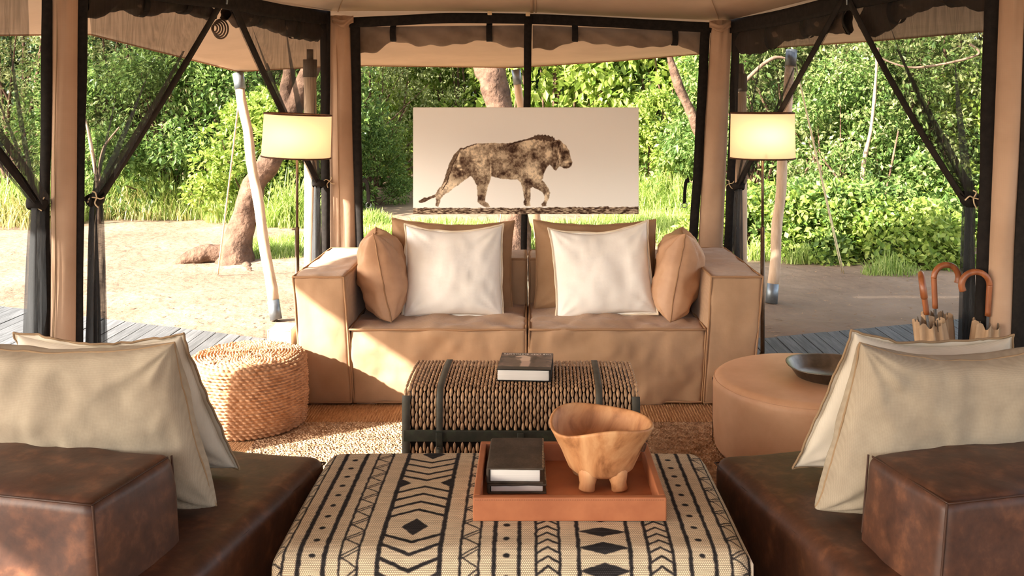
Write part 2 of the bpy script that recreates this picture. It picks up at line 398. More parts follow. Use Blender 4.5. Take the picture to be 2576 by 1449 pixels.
barkl_m = mat('pale_bark', S(128, 104, 86), S(168, 142, 120), 6, rough=0.9, bump=0.6, bscale=20, bdist=0.015, spec=0.1)
rope_m = mat('guy_rope', S(222, 206, 170), rough=0.9)
boxc_m = mat('cream_canvas', S(236, 226, 206), rough=0.9)
litter_m = mat('leaf_litter', S(120, 92, 66), S(168, 136, 104), 10, rough=0.95)
leafA = leafmat('leaf_bright', S(96, 122, 44), S(142, 162, 70), S(190, 200, 106), 0.45)
leafB = leafmat('leaf_mid', S(66, 92, 40), S(100, 126, 60), S(150, 168, 94), 0.4)
leafC = leafmat('leaf_olive', S(94, 104, 56), S(132, 140, 84), S(176, 178, 124), 0.4)
leafD = leafmat('leaf_deep', S(40, 68, 32), S(62, 92, 44), S(92, 122, 62), 0.35)
grass_m = leafmat('grass_blades', S(120, 146, 62), S(158, 178, 90), S(200, 206, 132), 0.45)
grassy_m = leafmat('dry_grass', S(160, 156, 92), S(196, 186, 124), S(214, 204, 150), 0.45)
core_m = mat('inner_twigs', S(44, 52, 30), S(64, 72, 40), 5, rough=0.95)
def lampshade_mat():
    m = bpy.data.materials.new('lamp_shade_linen'); m.use_nodes = True
    n, l = m.node_tree.nodes, m.node_tree.links; b = n['Principled BSDF']; out = n['Material Output']
    b.inputs['Base Color'].default_value = S(240, 222, 196); b.inputs['Roughness'].default_value = 0.9
    t = n.new('ShaderNodeBsdfTranslucent'); t.inputs['Color'].default_value = S(255, 220, 182)
    ms = n.new('ShaderNodeMixShader'); ms.inputs[0].default_value = 0.5
    l.new(b.outputs[0], ms.inputs[1]); l.new(t.outputs[0], ms.inputs[2]); l.new(ms.outputs[0], out.inputs['Surface'])
    return m
shade_m = lampshade_mat()

# ---------------------------------------------------------------- setting: ground, deck, tent
GZ = -0.12
def ground():
    x = np.concatenate([np.linspace(-40, -8, 17)[:-1], np.linspace(-8, 8, 130), np.linspace(8, 40, 17)[1:]])
    y = np.concatenate([np.linspace(-14, 4, 10)[:-1], np.linspace(4, 16, 110), np.linspace(16, 60, 20)[1:]])
    X, Y = np.meshgrid(x, y, indexing='ij'); P = np.stack([X, Y, np.zeros_like(X)], -1)
    q = P.reshape(-1, 3); z = 0.028 * fbm(q, 0.9, 3, 4) + 0.008 * fbm(q, 5, 8, 2)
    z *= np.clip((q[:, 1] - 4) / 3, 0, 1)
    z += 0.05 * np.exp(-((q[:, 0] - 1.99) ** 2 + (q[:, 1] - 7.83) ** 2) / 0.03)
    P[..., 2] = GZ + z.reshape(X.shape)
    obj('ground', grid(P), sand_m, kind='structure')
ground()
def edgeY(x):
    if x < -1.64: return 6.23 + 0.432 * (-1.64 - x)
    if x > 1.56: return 6.28 + 0.358 * (x - 1.56)
    return 6.23 + 0.05 * (x + 1.64) / 3.2
fl = obj('floor', box(-5.0, 4.2, -1.0, 6.1, -0.11, -0.045), gap_m, kind='structure', smooth=False)
x = -5.0; k = 0
while x < 4.1:
    y0 = 0.4 if abs(x) > 1.3 else 4.4
    dz = random.uniform(-0.002, 0.002)
    w = 0.0875
    ya, yb = edgeY(x), edgeY(x + w)
    V, F = box(x, x + w, y0, ya, -0.032, dz); V = V.copy()
    V[(V[:, 1] > 3) & (V[:, 0] > x + w / 2), 1] = yb if yb > y0 else ya
    obj('plank', (V, F), plank_m, fl, smooth=False)
    x += 0.0935

# corners of the tent wall
PA = np.array([-1.26, 6.0]); PB = np.array([-1.848, 3.94]); PA2 = np.array([1.27, 6.0]); PB2 = np.array([1.75, 3.59])
APL = np.array([-1.565, 4.93, 2.09]); APR = np.array([1.545, 4.62, 2.055])
PC = np.array([-2.25, 1.7]); PC2 = np.array([2.15, 1.4])
ZB = 2.11
# ceiling: canvas panels from the wall head up to the ridge point
ring = [(-2.3, -1.6, 2.2), (PC[0], PC[1], 2.13), (-1.95, 3.93, 2.13), (APL[0], APL[1], 2.125), (-1.24, 6.0, 2.125), (-0.6, 6.0, 2.125), (0.0, 6.0, 2.12), (0.6, 6.0, 2.09),
        (1.25, 6.0, 2.065), (APR[0], APR[1], 2.1), (1.83, 3.58, 2.12), (PC2[0], PC2[1], 2.15), (2.3, -1.6, 2.2)]
apex = np.array([0.0, 2.2, 3.25])
rows = []
for i in range(len(ring) - 1):
    for t in np.linspace(0, 1, 6)[:-1]: rows.append(np.array(ring[i]) * (1 - t) + np.array(ring[i + 1]) * t)
rows.append(np.array(ring[-1])); rows = np.array(rows)
def top_of(p):
    a = apex.copy(); a[1] = min(max(p[1], -1.6), 2.4); a[0] = 0; return a
T = np.linspace(0, 1, 14)[:, None]
P = np.array([p * (1 - T) + top_of(p) * T - np.array([0, 0, 0.06]) * (np.sin(T * PI)) for p in rows])
ceil = obj('ceiling', sheet(P, 0.004, (0, 0, 1)), canvas_m, kind='structure')
def ceil_line(p, t0, t1, n=14):
    p = np.array(p, float); t = np.linspace(t0, t1, n)[:, None]
    return p * (1 - t) + top_of(p) * t - np.array([0, 0, 0.06]) * np.sin(t * PI) - np.array([0, 0, 0.006])
for px, wdt in (((0.02, 6.0, 2.12), 0.012), ((0.045, 6.0, 2.12), 0.006), ((1.2, 6.0, 2.067), 0.004), ((-1.2, 6.0, 2.125), 0.004)):
    obj('seam', tube(ceil_line(px, 0.0, 0.9), wdt, 6, flat=(0.25, 1)), canvas_m, ceil)

def poly_band(name, cl, h, th, mt, parent=None, nrm=(0, -1, 0), wob=0.003):
    """vertical band hanging below a polyline of top points"""
    cl = spline(cl, 40); R = []
    for j in range(5):
        t = j / 4; r = cl.copy(); r[:, 2] -= h * t
        r[:, 1] += wob * np.sin(np.arange(len(cl)) * 0.9 + j)
        R.append(r)
    return obj(name, sheet(np.stack(R, 1), th, nrm), mt, parent)
YW = 6.0
def wp(px, py, Y=YW): return at(px, py, Y)
# middle window
win = thing('window_1', None, None, (0, 6.0, 0), kind='structure')
def child_world(o, root): o.matrix_parent_inverse = Matrix.Translation(root.location).inverted(); return o
def K(o, root): return child_world(o, root)
K(poly_band('top_bar', [wp(880, 44), wp(1000, 39), wp(1130, 33), wp(1330, 35), wp(1500, 42), wp(1650, 50), wp(1792, 57)], 0.064, 0.012, black_m, win), win)
def side(px_top, ytop, px_bot, ybot, w, name, mt, root, Y=YW, w1=None, th=0.012, to_floor=True, dy=0.0, wob=0.002, dirx=(1, 0, 0)):
    a, b = at(px_top, ytop, Y), at(px_bot, ybot, Y)
    if to_floor:
        b2 = a + (b - a) * ((a[2] - 0.0) / (a[2] - b[2])); ww = w if w1 is None else w + (w1 - w) * (a[2] / (a[2] - b[2]))
    else: b2, ww = b, (w if w1 is None else w1)
    a[1] += dy; b2[1] += dy
    o = obj(name, strip(a, b2, w, th, np.array(dirx, float), (0, -1, 0), 24, ww, wob, px_top), mt, root)
    return K(o, root) if root is not None else o
side(893, 45, 905, 600, 0.060, 'side_strip', black_m, win, w1=0.048)
side(1776, 60, 1744, 600, 0.060, 'side_strip', black_m, win, w1=0.055)
side(1330, 40, 1319, 600, 0.050, 'mullion', black_m, win, w1=0.038, dy=-0.01)
for px, p2 in ((920, 6), (1728, -5)):
    pts = [at(px - p2, 452, 5.97), at(px + p2 * 0.4, 458, 5.95), at(px + p2, 480, 5.95), at(px + p2 * 1.2, 512, 5.95)]
    s_ = K(obj('hanging_strap', tube(spline(pts, 20), 0.016, 8, flat=(1, 0.2)), black_m, win), win)
    c = at(px + p2 * 1.2, 516, 5.95)
    bk = obj('buckle', xf(tube([(0.016 * math.cos(t), 0, 0.016 * math.sin(t)) for t in np.linspace(0, 2 * PI, 20, endpoint=False)], 0.0028, 6, closed=True), c), steel_m, s_)
for px, py in ((1232, 33), (1328, 36)):
    K(obj('toggle', xf(rbox(-0.014, 0.014, -0.01, 0.01, -0.012, 0.012, 0.004, 2), at(px, py, 5.97)), cord_m, win), win)
# canvas sleeves round the tent poles
def sleeve(name, tl, tr, ytop, bl, br, ybot, Y, seam=True):
    a = (at(tl, ytop, Y) + at(tr, ytop, Y)) / 2; w0 = (tr - tl) * Y / FPX
    b = (at(bl, ybot, Y) + at(br, ybot, Y)) / 2; w1 = (br - bl) * Y / FPX
    e = a + (b - a) * (a[2] / (a[2] - b[2])); w2 = w0 + (w1 - w0) * (a[2] / (a[2] - b[2]))
    R = []
    for i in range(41):
        t = i / 40; c = a * (1 - t) + e * t; w = w0 * (1 - t) + w2 * t; row = []
        for j in range(11):
            u = j / 10 * 2 - 1
            q = c + np.array([u * w / 2, -0.045 * (1 - u * u) ** 0.7, 0])
            q[1] += 0.006 * math.sin(t * 14 + u * 2) * (1 - abs(u)) + (0.012 * math.sin(u * 9 + t * 5) * math.exp(-t * 14))
            row.append(q)
        R.append(row)
    o = obj(name, sheet(np.array(R), 0.005, (0, 1, 0)), post_m, kind='structure')
    o2 = obj('tent_pole', tube([a + np.array([0, 0.05, 0.0]), np.array([e[0], e[1] + 0.05, -0.02])], 0.03, 10), pole_m, o)
    if seam:
        ps = [a * (1 - t) + e * t + np.array([-0.012, -0.047 + 0.006 * math.sin(t * 14) , 0]) for t in np.linspace(0, 1, 30)]
        obj('stitched_seam', tube(ps, 0.0022, 5), sofap_m if name in ('trim_1', 'trim_2') else linenp_m, o)
    return o
sA = sleeve('trim_1', 826, 882, 40, 829, 897, 600, 6.0)
sA2 = sleeve('trim_2', 1789, 1842, 52, 1757, 1819, 600, 6.0, seam=False)
sB = sleeve('trim_3', 133, 196, -72, 125, 190, 830, 3.94)
sB2 = sleeve('trim_4', 2516, 2586, -72, 2478, 2545, 860, 3.59, seam=False)
for s_, px, py, Y in ((sA, 862, 44, 5.93), (sA2, 1812, 56, 5.93)):
    P = np.array([[at(px + 27 * u, py + 10 + 9 * v + 6 * math.cos(u * 3) , Y - 0.03 * math.cos(u * 1.4) - 0.012 * math.sin(v * 5 + u * 4)) for v in np.linspace(-1, 1, 7)] for u in np.linspace(-1, 1, 15)])
    obj('gathered_collar', sheet(P, 0.006, (0, 1, 0)), post_m, s_)
# two side doorways: head bar and edge strips
def doorway(name, a, b, za, zb, strips, mid):
    d = thing(name, None, None, (float((a[0] + b[0]) / 2), float((a[1] + b[1]) / 2), 0), kind='structure')
    mm = np.array(mid); A_ = np.array([a[0], a[1], za]); B_ = np.array([b[0], b[1], zb]); M_ = mm + np.array([0, 0, 0.03])
    K(poly_band('top_bar', [A_, (A_ + M_) / 2 - [0, 0, 0.01], M_, (B_ + M_) / 2 - [0, 0, 0.01], B_], 0.085, 0.014, black_m, d, nrm=(-np.sign(a[0]), -0.3, 0)), d)
    for args in strips: side(*args[:5], 'edge_strip', black_m, d, Y=args[5], w1=args[6])
    for dx in (-0.012, 0.014):
        K(obj('toggle', tube(spline([mm + [dx, -0.03, 0.05], mm + [dx * 1.4, -0.04, 0.0], mm + [dx, -0.03, -0.03]], 10), 0.005, 6), steel_m, d), d)
    return d
d1 = doorway('door_1', PA, PB, 2.125, 2.12, [(818, 30, 820, 600, 0.062, 5.97, 0.05), (208, -70, 196, 820, 0.046, 3.96, 0.042)], APL)
d2 = doorway('door_2', PA2, PB2, 2.07, 2.12, [(1852, 60, 1832, 620, 0.05, 5.97, 0.05), (2498, -70, 2466, 840, 0.058, 3.6, 0.05)], APR)
PBl = np.array([-2.02, 3.9])
d3 = doorway('door_3', PBl, PC, 2.12, 2.12, [(120, -75, 114, 820, 0.042, 3.92, 0.036)], np.array([-2.1, 2.9, 2.1]))
d4 = doorway('door_4', np.array([1.86, 3.55]), PC2, 2.12, 2.14, [(2600, -70, 2562, 850, 0.06, 3.56, 0.06)], np.array([2.0, 2.5, 2.1]))

# ---------------------------------------------------------------- awning outside, its poles and ropes
inner = [(a * 1.003, b + 0.004, c + 0.008) for a, b, c in ring]
PLt = at(598, 179, 7.6); PCt = at(1297, 169, 8.27); PRt = at(1992, 119, 8.0)
outer = [(-3.35, -1.6, 1.77), (-3.35, 1.5, 1.77), (-3.25, 3.6, 1.80), at(225, 85, 5.6), PLt, at(865, 164, 7.9), PCt, at(1560, 152, 8.15), PRt + np.array([-0.15, 0, 0.0]), at(2200, 102, 7.2), at(2485, 77, 6.0), (3.35, 3.0, 1.98), (3.35, -1.6, 2.0)]
# match the number of stations
def stations(pl, n=5):
    out = []
    for i in range(len(pl) - 1):
        for t in np.linspace(0, 1, n + 1)[:-1]: out.append(np.array(pl[i]) * (1 - t) + np.array(pl[i + 1]) * t)
    out.append(np.array(pl[-1])); return np.array(out)
I_, O_ = stations(inner), stations(outer)
T = np.linspace(0, 1, 10)
P = np.stack([I_ * (1 - t) + O_ * t - np.array([0, 0, 0.05]) * math.sin(t * PI) for t in T], 1)
aw = obj('awning', sheet(P, 0.004, (0, 0, 1)), fly_m); tag(aw, 'tan canvas awning sloping out from the tent walls onto the leaning poles', 'awning')
obj('edge_hem', tube(O_ + np.array([0, 0, 0.0]), 0.008, 6), sofap_m, aw)
def tent_pole(label, base, top, r, rope_to=None, rope_label=None, capc=True):
    base, top = np.array(base, float), np.array(top, float); L = top - base
    t = thing('leaning_pole', label, 'pole', tuple(base))
    n = 14; pts = [L * (0.07 + 0.87 * i / n) + np.array([0.006 * math.sin(i * 1.3), 0.006 * math.cos(i * 1.7), 0]) for i in range(n + 1)]
    obj('shaft', tube(pts, [r * (1 - 0.12 * i / n + 0.04 * math.sin(i * 2.1)) for i in range(n + 1)], 14), pole_m, t)
    obj('foot_cap', tube([L * 0.012, L * 0.085], r * 1.08, 16), steel_m, t)
    obj('foot_spike', tube([L * -0.01, L * 0.014], r * 0.25, 8), capd_m, t)
    obj('top_cap', tube([L * 0.925, L * 0.99], r * 1.05, 16), steel_m, t)
    if rope_to is not None:
        q = np.array(rope_to); a = base + L * 0.93
        ro = obj('guy_rope', tube([a * (1 - k) + q * k - np.array([0, 0, 0.02 * math.sin(k * PI)]) for k in np.linspace(0, 1, 16)], 0.0075, 6), rope_m)
        tag(ro, rope_label, 'rope')
    return t
bl = on(696, 812, GZ); br = on(1940, 770, GZ)
tent_pole('sunlit pale wooden pole leaning under the awning corner beside the crooked tree', bl, PLt, 0.042, on(548, 690, GZ), 'cream guy rope slanting from the sunlit leaning pole to the sand')
tent_pole('greyish wooden pole with steel cap standing behind the floor lamp at the umbrella side', br, PRt, 0.045)
tent_pole('wooden awning pole half hidden behind the lion print', (0.16, 8.35, GZ), PCt, 0.038, (-0.35, 9.6, GZ), 'thin guy rope beside the pole behind the lion print')
for k_, (gx, gy) in enumerate(((2118, 685), (2123, 688))):
    g = on(gx, gy, GZ)
    ro = obj('guy_rope', tube([PRt * (1 - k) + g * k for k in np.linspace(0, 1, 12)], 0.005, 6), rope_m)
    tag(ro, ['thin tan guy rope running down in front of the right hand bushes', 'second thin guy rope just beside the tan one at the right hand bushes'][k_], 'rope')
def wood_post(label, px, Y, ztop):
    t = thing('wooden_post', label, 'post', ((px - 1330) * Y / FPX, Y, GZ))
    H = ztop - GZ
    obj('shaft', tube([(0, 0, 0), (0.004, 0, H * 0.5), (0, 0, H - 0.17)], [0.046, 0.044, 0.043], 14), pole_m, t)
    obj('cap', tube([(0, 0, H - 0.19), (0, 0, H - 0.07)], 0.048, 14), capd_m, t)
    obj('cap_pin', tube([(0, 0, H - 0.08), (0, 0, H)], 0.023, 12), capd_m, t)
wood_post('upright wooden post with dark cap just outside the left lamp', 780, 6.5, EYE + 126 * 6.5 / FPX)
wood_post('pale upright post showing as a sliver behind the tied net at the right lamp', 1862, 6.5, EYE + 90 * 6.5 / FPX)

# ---------------------------------------------------------------- rolled blinds under the head bars
def rolled(name, label, p0, p1, drops, strapsu, mt, depth=0.055, dz=0.04, out=(0, 1, 0), sub=70):
    p0, p1 = np.array(p0, float), np.array(p1, float); t = thing(name, label, 'blind', tuple((p0 + p1) / 2), group=None)
    us = np.linspace(0, 1, sub); du = np.array([d[0] for d in drops]); dv = np.array([d[1] for d in drops])
    ctr = (p0 + p1) / 2; outv = np.array(out, float); outv /= np.linalg.norm(outv); R = []
    for u in us:
        f = float(np.interp(u, du, dv)); c = p0 * (1 - u) + p1 * u; row = []
        near = min([abs(u - s) for s in strapsu] + [1]); pinch = 1 - 0.35 * math.exp(-(near / 0.03) ** 2)
        for a in np.linspace(0, 2 * PI, 17)[:-1]:
            zc = -dz - (f - dz) / 2 + (f - dz) / 2 * math.cos(a)
            yy = depth * pinch * math.sin(a) * (0.75 + 0.25 * math.sin(u * 31 + a * 3)) * (0.55 + 0.45 * (1 - math.cos(a)) / 2)
            q = c - ctr + outv * (yy + depth * 0.9) + np.array([0, 0, zc])
            q[2] += 0.006 * math.sin(u * 47 + a * 2) * (1 - math.cos(a)) / 2
            row.append(q)
        row.append(row[0]); R.append(row)
    obj('roll', grid(np.array(R)), mt, t)
    dirv = (p1 - p0); L = np.linalg.norm(dirv); dirv /= L
    for s in strapsu:
        f = float(np.interp(s, du, dv)); c = p0 * (1 - s) + p1 * s - ctr; rows = []
        for a in np.linspace(-0.2, PI * 2 - 0.7, 22):
            zc = -dz - (f - dz) / 2 + ((f - dz) / 2 + 0.006) * math.cos(a)
            q = c + outv * (-(depth * 0.72 + 0.006) * math.sin(a) + depth * 0.9) + np.array([0, 0, zc])
            rows.append([q - dirv * 0.019, q, q + dirv * 0.019])
        rows.insert(0, [c + outv * 0.012 + dirv * k + np.array([0, 0, -0.0]) for k in (-0.019, 0, 0.019)])
        obj('strap', grid(np.array(rows)), black_m, t)
    return t
W6 = lambda px, py: at(px, py, 6.02)
rolled('rolled_blind', 'brown rolled canvas blind tied up above the middle window, lamp and tree side', W6(896, 50), W6(1322, 46), [(0, .215), (.12, .2), (.21, .13), (.35, .165), (.55, .165), (.77, .13), (.86, .17), (1, .19)], [.215, .785], flap_m)
rolled('rolled_blind', 'brown rolled canvas blind tied up above the middle window, umbrella side', W6(1340, 46), W6(1768, 62), [(0, .19), (.12, .19), (.25, .13), (.45, .15), (.7, .155), (.84, .13), (.92, .15), (1, .20)], [.25, .84], flap_m)
def on_wall(a, b, u, z): return np.array([a[0] * (1 - u) + b[0] * u, a[1] * (1 - u) + b[1] * u, z])
def drops_from(pl, a, b, sgn):
    out = []
    for px, py, zb in pl:
        # u on the wall line for this pixel column
        k = (px - 1330) / FPX; dx, dy = b[0] - a[0], b[1] - a[1]
        u = (k * a[1] - a[0]) / (dx - k * dy); Y = a[1] + dy * u
        out.append((u, zb - (EYE - (py - 250) * Y / FPX)))
    return sorted(out)
dl = drops_from([(225, 50, 2.1), (250, 47, 2.1), (285, 38, 2.1), (322, 22, 2.1), (385, 40, 2.1), (450, 25, 2.1), (490, 18, 2.1), (560, 48, 2.1), (600, 36, 2.1), (612, 64, 2.1), (664, 60, 2.1), (716, 80, 2.1), (760, 95, 2.1), (812, 104, 2.1)], PA, PB, -1)
def split_roll(label, a, b, dr, u0, u1, straps, mt, z0, z1, out):
    p0, p1 = on_wall(a, b, u0, z0), on_wall(a, b, u1, z1)
    d2_ = [((u - u0) / (u1 - u0), max(0.1, f)) for u, f in dr if u0 - 0.1 <= u <= u1 + 0.1]
    return rolled('rolled_blind', label, p0, p1, d2_, straps, mt, out=out, sub=60)
uL = (APL[1] - PA[1]) / (PB[1] - PA[1])
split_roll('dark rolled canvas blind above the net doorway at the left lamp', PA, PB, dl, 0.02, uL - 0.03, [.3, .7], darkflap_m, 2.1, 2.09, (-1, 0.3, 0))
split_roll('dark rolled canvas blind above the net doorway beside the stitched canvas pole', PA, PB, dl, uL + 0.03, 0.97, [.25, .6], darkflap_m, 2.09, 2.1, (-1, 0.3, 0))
dr_ = drops_from([(1862, 131, 2.06), (1886, 133, 2.06), (1920, 121, 2.06), (1948, 100, 2.06), (1990, 95, 2.06), (2031, 86, 2.06), (2072, 79, 2.06), (2110, 84, 2.06), (2180, 90, 2.06), (2210, 79, 2.06), (2248, 48, 2.06), (2270, 40, 2.06), (2340, 22, 2.06), (2400, 30, 2.06), (2486, 62, 2.06)], PA2, PB2, 1)
uR = (APR[1] - PA2[1]) / (PB2[1] - PA2[1])
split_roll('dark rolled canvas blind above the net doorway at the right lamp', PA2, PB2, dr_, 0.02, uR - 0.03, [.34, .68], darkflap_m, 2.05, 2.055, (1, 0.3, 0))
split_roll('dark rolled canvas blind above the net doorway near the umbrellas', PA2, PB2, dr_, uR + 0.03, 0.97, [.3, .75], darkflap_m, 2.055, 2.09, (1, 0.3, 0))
# coiled straps hanging at the two doorway heads
c = at(543, 72, 5.0); t = thing('coiled_strap', 'coil of dark webbing hanging at the head of the left doorway', 'strap', tuple(c))
for i in range(5):
    r = 0.016 + 0.007 * i
    obj('loop', tube([(r * math.cos(a) * 0.9 + 0.004 * i, 0.012 * i - 0.02, r * 1.15 * math.sin(a)) for a in np.linspace(0, 2 * PI, 26, endpoint=False)], 0.0045, 6, closed=True), darkflap_m, t)
obj('hanger', tube([(0, 0, 0.05), (0.01, 0, 0.10), (0.02, 0, 0.16)], 0.004, 6), black_m, t)
c = at(2128, 55, 4.66); t = thing('hanging_strap', 'dark curled strap hanging from the head of the right doorway', 'strap', tuple(c))
obj('webbing', tube(spline([(0.015, 0, 0.085), (-0.012, 0, 0.04), (-0.016, 0, 0.0), (0.0, 0, -0.035), (0.018, 0, -0.062)], 24), 0.013, 8, flat=(0.25, 1)), black_m, t)
obj('hanger', tube([(0.015, 0, 0.08), (0.02, 0, 0.14)], 0.004, 6), steel_m, t)

# ---------------------------------------------------------------- mosquito net curtains tied back
def net_curtain(label, post, apexp, tie, foot, wtie, wfoot, nfold, seed, hemw=0.055, nrm=None, bow=1):
    post, apexp, tie, foot = [np.array(v, float) for v in (post, apexp, tie, foot)]
    t = thing('net_curtain', label, 'curtain', (foot[0], foot[1], 0.0)); o0 = np.array([foot[0], foot[1], 0.0])
    wd = apexp - post; wd[2] = 0; wd /= np.linalg.norm(wd)
    nm = np.array([-wd[1], wd[0], 0]);
    if nm[1] > 0: nm = -nm
    nu = 150; us = np.linspace(0, 1, nu); uw = us + 0.055 * np.sin(2 * PI * 2.6 * us + seed) * us * (1 - us) * 4
    rs = np.random.default_rng(seed); ph = rs.uniform(0, 6, 4)
    def foldv(u, k): return np.sin(2 * PI * nfold * u + ph[0]) + 0.5 * np.sin(2 * PI * nfold * 1.7 * u + ph[1])
    def row(v):
        top = post * (1 - uw[:, None]) + apexp * uw[:, None]
        ti = tie + wd * ((us[:, None] - 0.5) * wtie) + nm * (0.016 * np.sin(us * 2 * PI * 2.2 + ph[2]))[:, None]
        s = v ** 1.0
        P = top * (1 - s) + ti * s
        P[:, 2] -= 0.10 * math.sin(s * PI) * us * 0.25
        P += wd * (0.03 * math.sin(s * PI) * (1 - us))[:, None]
        P += nm * ((0.006 + 0.022 * s * (1 - s) * 2.2 + 0.006 * s) * foldv(us, 1))[:, None]
        return P
    def row2(v):
        ti = tie + wd * ((us[:, None] - 0.5) * wtie) + nm * (0.016 * np.sin(us * 2 * PI * 2.2 + ph[2]))[:, None]
        ft = foot + wd * ((us[:, None] - 0.5) * wfoot) + nm * (0.03 * np.sin(us * 2 * PI * 3.3 + ph[3]))[:, None]
        s = min(1, v * 1.0); k = s ** 0.55
        P = ti * (1 - k) + ft * k; P[:, 2] = ti[:, 2] * (1 - s) + ft[:, 2] * s
        return P
    rows = [row(v) for v in np.linspace(0, 1, 36)]
    obj('net', grid(np.array(rows) - o0), net_m, t)
    rows2 = [row2(v) for v in np.linspace(0, 1, 22)]
    obj('gathered_tail', grid(np.array(rows2) - o0), netd_m, t)
    e = np.array([r[-1] for r in rows]); inn = post - apexp; inn[2] = 0; inn /= np.linalg.norm(inn)
    R = np.stack([e + inn * k * hemw + nm * (0.008 + 0.004 * k) for k in (0, 0.5, 1)], 1)
    obj('hem', sheet(R - o0, 0.004, nm), hem_m, t)
    j = int(nu * 0.80); e = np.array([r[j] for r in rows[10:]])
    w_ = np.linspace(0.2, 1, len(e))[:, None]
    R = np.stack([e + inn * k * hemw * 1.5 * w_ + nm * 0.012 for k in (0, 0.5, 1)], 1)
    obj('fold', grid(R - o0), netd_m, t)
    ring = [tie - o0 + wd * (wtie * 0.62 * math.cos(a)) + nm * (0.034 * math.sin(a)) + np.array([0, 0, 0.012 * math.cos(a)]) for a in np.linspace(0, 2 * PI, 24, endpoint=False)]
    obj('tie_band', tube(ring, 0.014, 8, closed=True, flat=(1.5, 0.4)), black_m, t)
    pst = np.array([post[0], post[1], tie[2] + 0.02]) - o0
    obj('tie_tab', tube([ring[12] if (ring[12] - pst) @ (ring[12] - pst) < (ring[0] - pst) @ (ring[0] - pst) else ring[0], pst + nm * 0.02], 0.016, 8, flat=(1, 0.35)), black_m, t)
    b0 = (pst + nm * 0.035) * 0.7 + (tie - o0 + nm * 0.04) * 0.3
    for k in range(4):
        a = 0.6 + k * 1.5 + seed
        obj('cord_bow', tube(spline([b0, b0 + np.array([0.022 * math.cos(a), -0.012, 0.022 * math.sin(a)]), b0 + np.array([0.036 * math.cos(a + .4), -0.008, 0.036 * math.sin(a + .4) - 0.006])], 10), 0.0028, 5), cord_m, t)
    return t
def wl(a, b, u, z): return on_wall(a, b, u, z)
net_curtain('black mosquito net tied back to the stitched canvas pole, diagonal hem over the sunlit sand', wl(PA, PB, 0.985, 2.06), APL, at(240, 503, 4.02), np.r_[at(238, 700, 4.02)[:2], 0.02], 0.05, 0.11, 3.2, 1)
net_curtain('black mosquito net tied back behind the left floor lamp', wl(PA, PB, 0.01, 2.06), APL, at(800, 463, 5.9), np.r_[at(796, 600, 5.9)[:2], 0.02], 0.05, 0.11, 3.2, 2)
net_curtain('black mosquito net tied back behind the right floor lamp', wl(PA2, PB2, 0.015, 2.03), APR, at(1858, 470, 5.88), np.r_[at(1852, 600, 5.88)[:2], 0.02], 0.05, 0.10, 3.2, 3)
net_curtain('black mosquito net tied back beside the umbrellas', wl(PA2, PB2, 0.985, 2.06), APR, at(2440, 503, 3.7), np.r_[at(2438, 700, 3.7)[:2], 0.02], 0.05, 0.10, 3.2, 4)
net_curtain('black mosquito net tied back at the far left edge, tail falling to the deck', (-2.03, 3.86, 2.06), (-2.12, 2.85, 2.08), at(92, 515, 3.86), np.r_[at(86, 700, 3.86)[:2], 0.02], 0.055, 0.13, 3.6, 6)

# ---------------------------------------------------------------- sofa
def taper(V, k0=0.955, H=0.65):
    V = np.array(V, float); V[:, 0] *= k0 + (1 - k0) * np.clip(V[:, 2] / H, 0, 1); return V
sofa = thing('sofa', 'tan linen slipcovered two seat sofa with block arms facing the camera', 'sofa', (-0.005, 4.88, 0.009))
def rectloop(c, r=0.006, n=8, wob=0.002, seed=0):
    P = []
    c = [np.array(p, float) for p in c]
    for i in range(len(c)):
        a, b = c[i], c[(i + 1) % len(c)]
        for t in np.linspace(0, 1, 14)[:-1]: P.append(a * (1 - t) + b * t)
    P = np.array(P); P += wob * np.stack([fbm(P, 9, seed), fbm(P, 9, seed + 3), fbm(P, 9, seed + 5)], 1)
    return tube(P, r, n, closed=True)
def block(name, b, r, parent, seed, front=True, top=True, mt=sofa_m, pm=sofap_m, wr=0.006, tp=True, pr=0.0055, bulge=0.006, nn=(14, 16, 12)):
    x0, x1, y0, y1, z0, z1 = b
    V, F = rbox(*b, r=r, k=3, bulge=bulge, wr=wr, wsc=8, seed=seed, nn=nn)
    o = obj(name, (taper(V) if tp else V, F), mt, parent)
    e = 0.001; g = r * 0.29 - 0.003; z0p = z0 + 0.012
    Ls = []
    if front: Ls.append(rectloop([(x0 + g, y0 + g, z0p), (x1 - g, y0 + g, z0p), (x1 - g, y0 + g, z1 - g), (x0 + g, y0 + g, z1 - g)], pr, seed=seed))
    if top: Ls.append(rectloop([(x0 + g, y0 + g, z1 - g), (x1 - g, y0 + g, z1 - g), (x1 - g, y1 - g, z1 - g), (x0 + g, y1 - g, z1 - g)], pr, seed=seed + 2))
    if Ls:
        V, F = join(Ls); obj('piping', (taper(V) if tp else V, F), pm, o)
    return o
for sx, sd in ((-1, 3), (1, 5)):
    xa, xb = sorted((sx * 0.006 if sx > 0 else -0.006, sx * 0.935))
    block('seat_block', (xa, xb, 0.0, 0.64, 0.0, 0.385), 0.022, sofa, sd, wr=0.015, bulge=0.014, nn=(48, 30, 20))
    block('backrest', (xa, xb, 0.60, 0.93, 0.0, 0.645), 0.022, sofa, sd + 11, front=True)
    xa, xb = sorted((sx * 0.938, sx * 1.205))
    block('arm', (xa, xb, -0.004, 0.95, 0.0, 0.655), 0.02, sofa, sd + 20, wr=0.008, nn=(16, 30, 24))
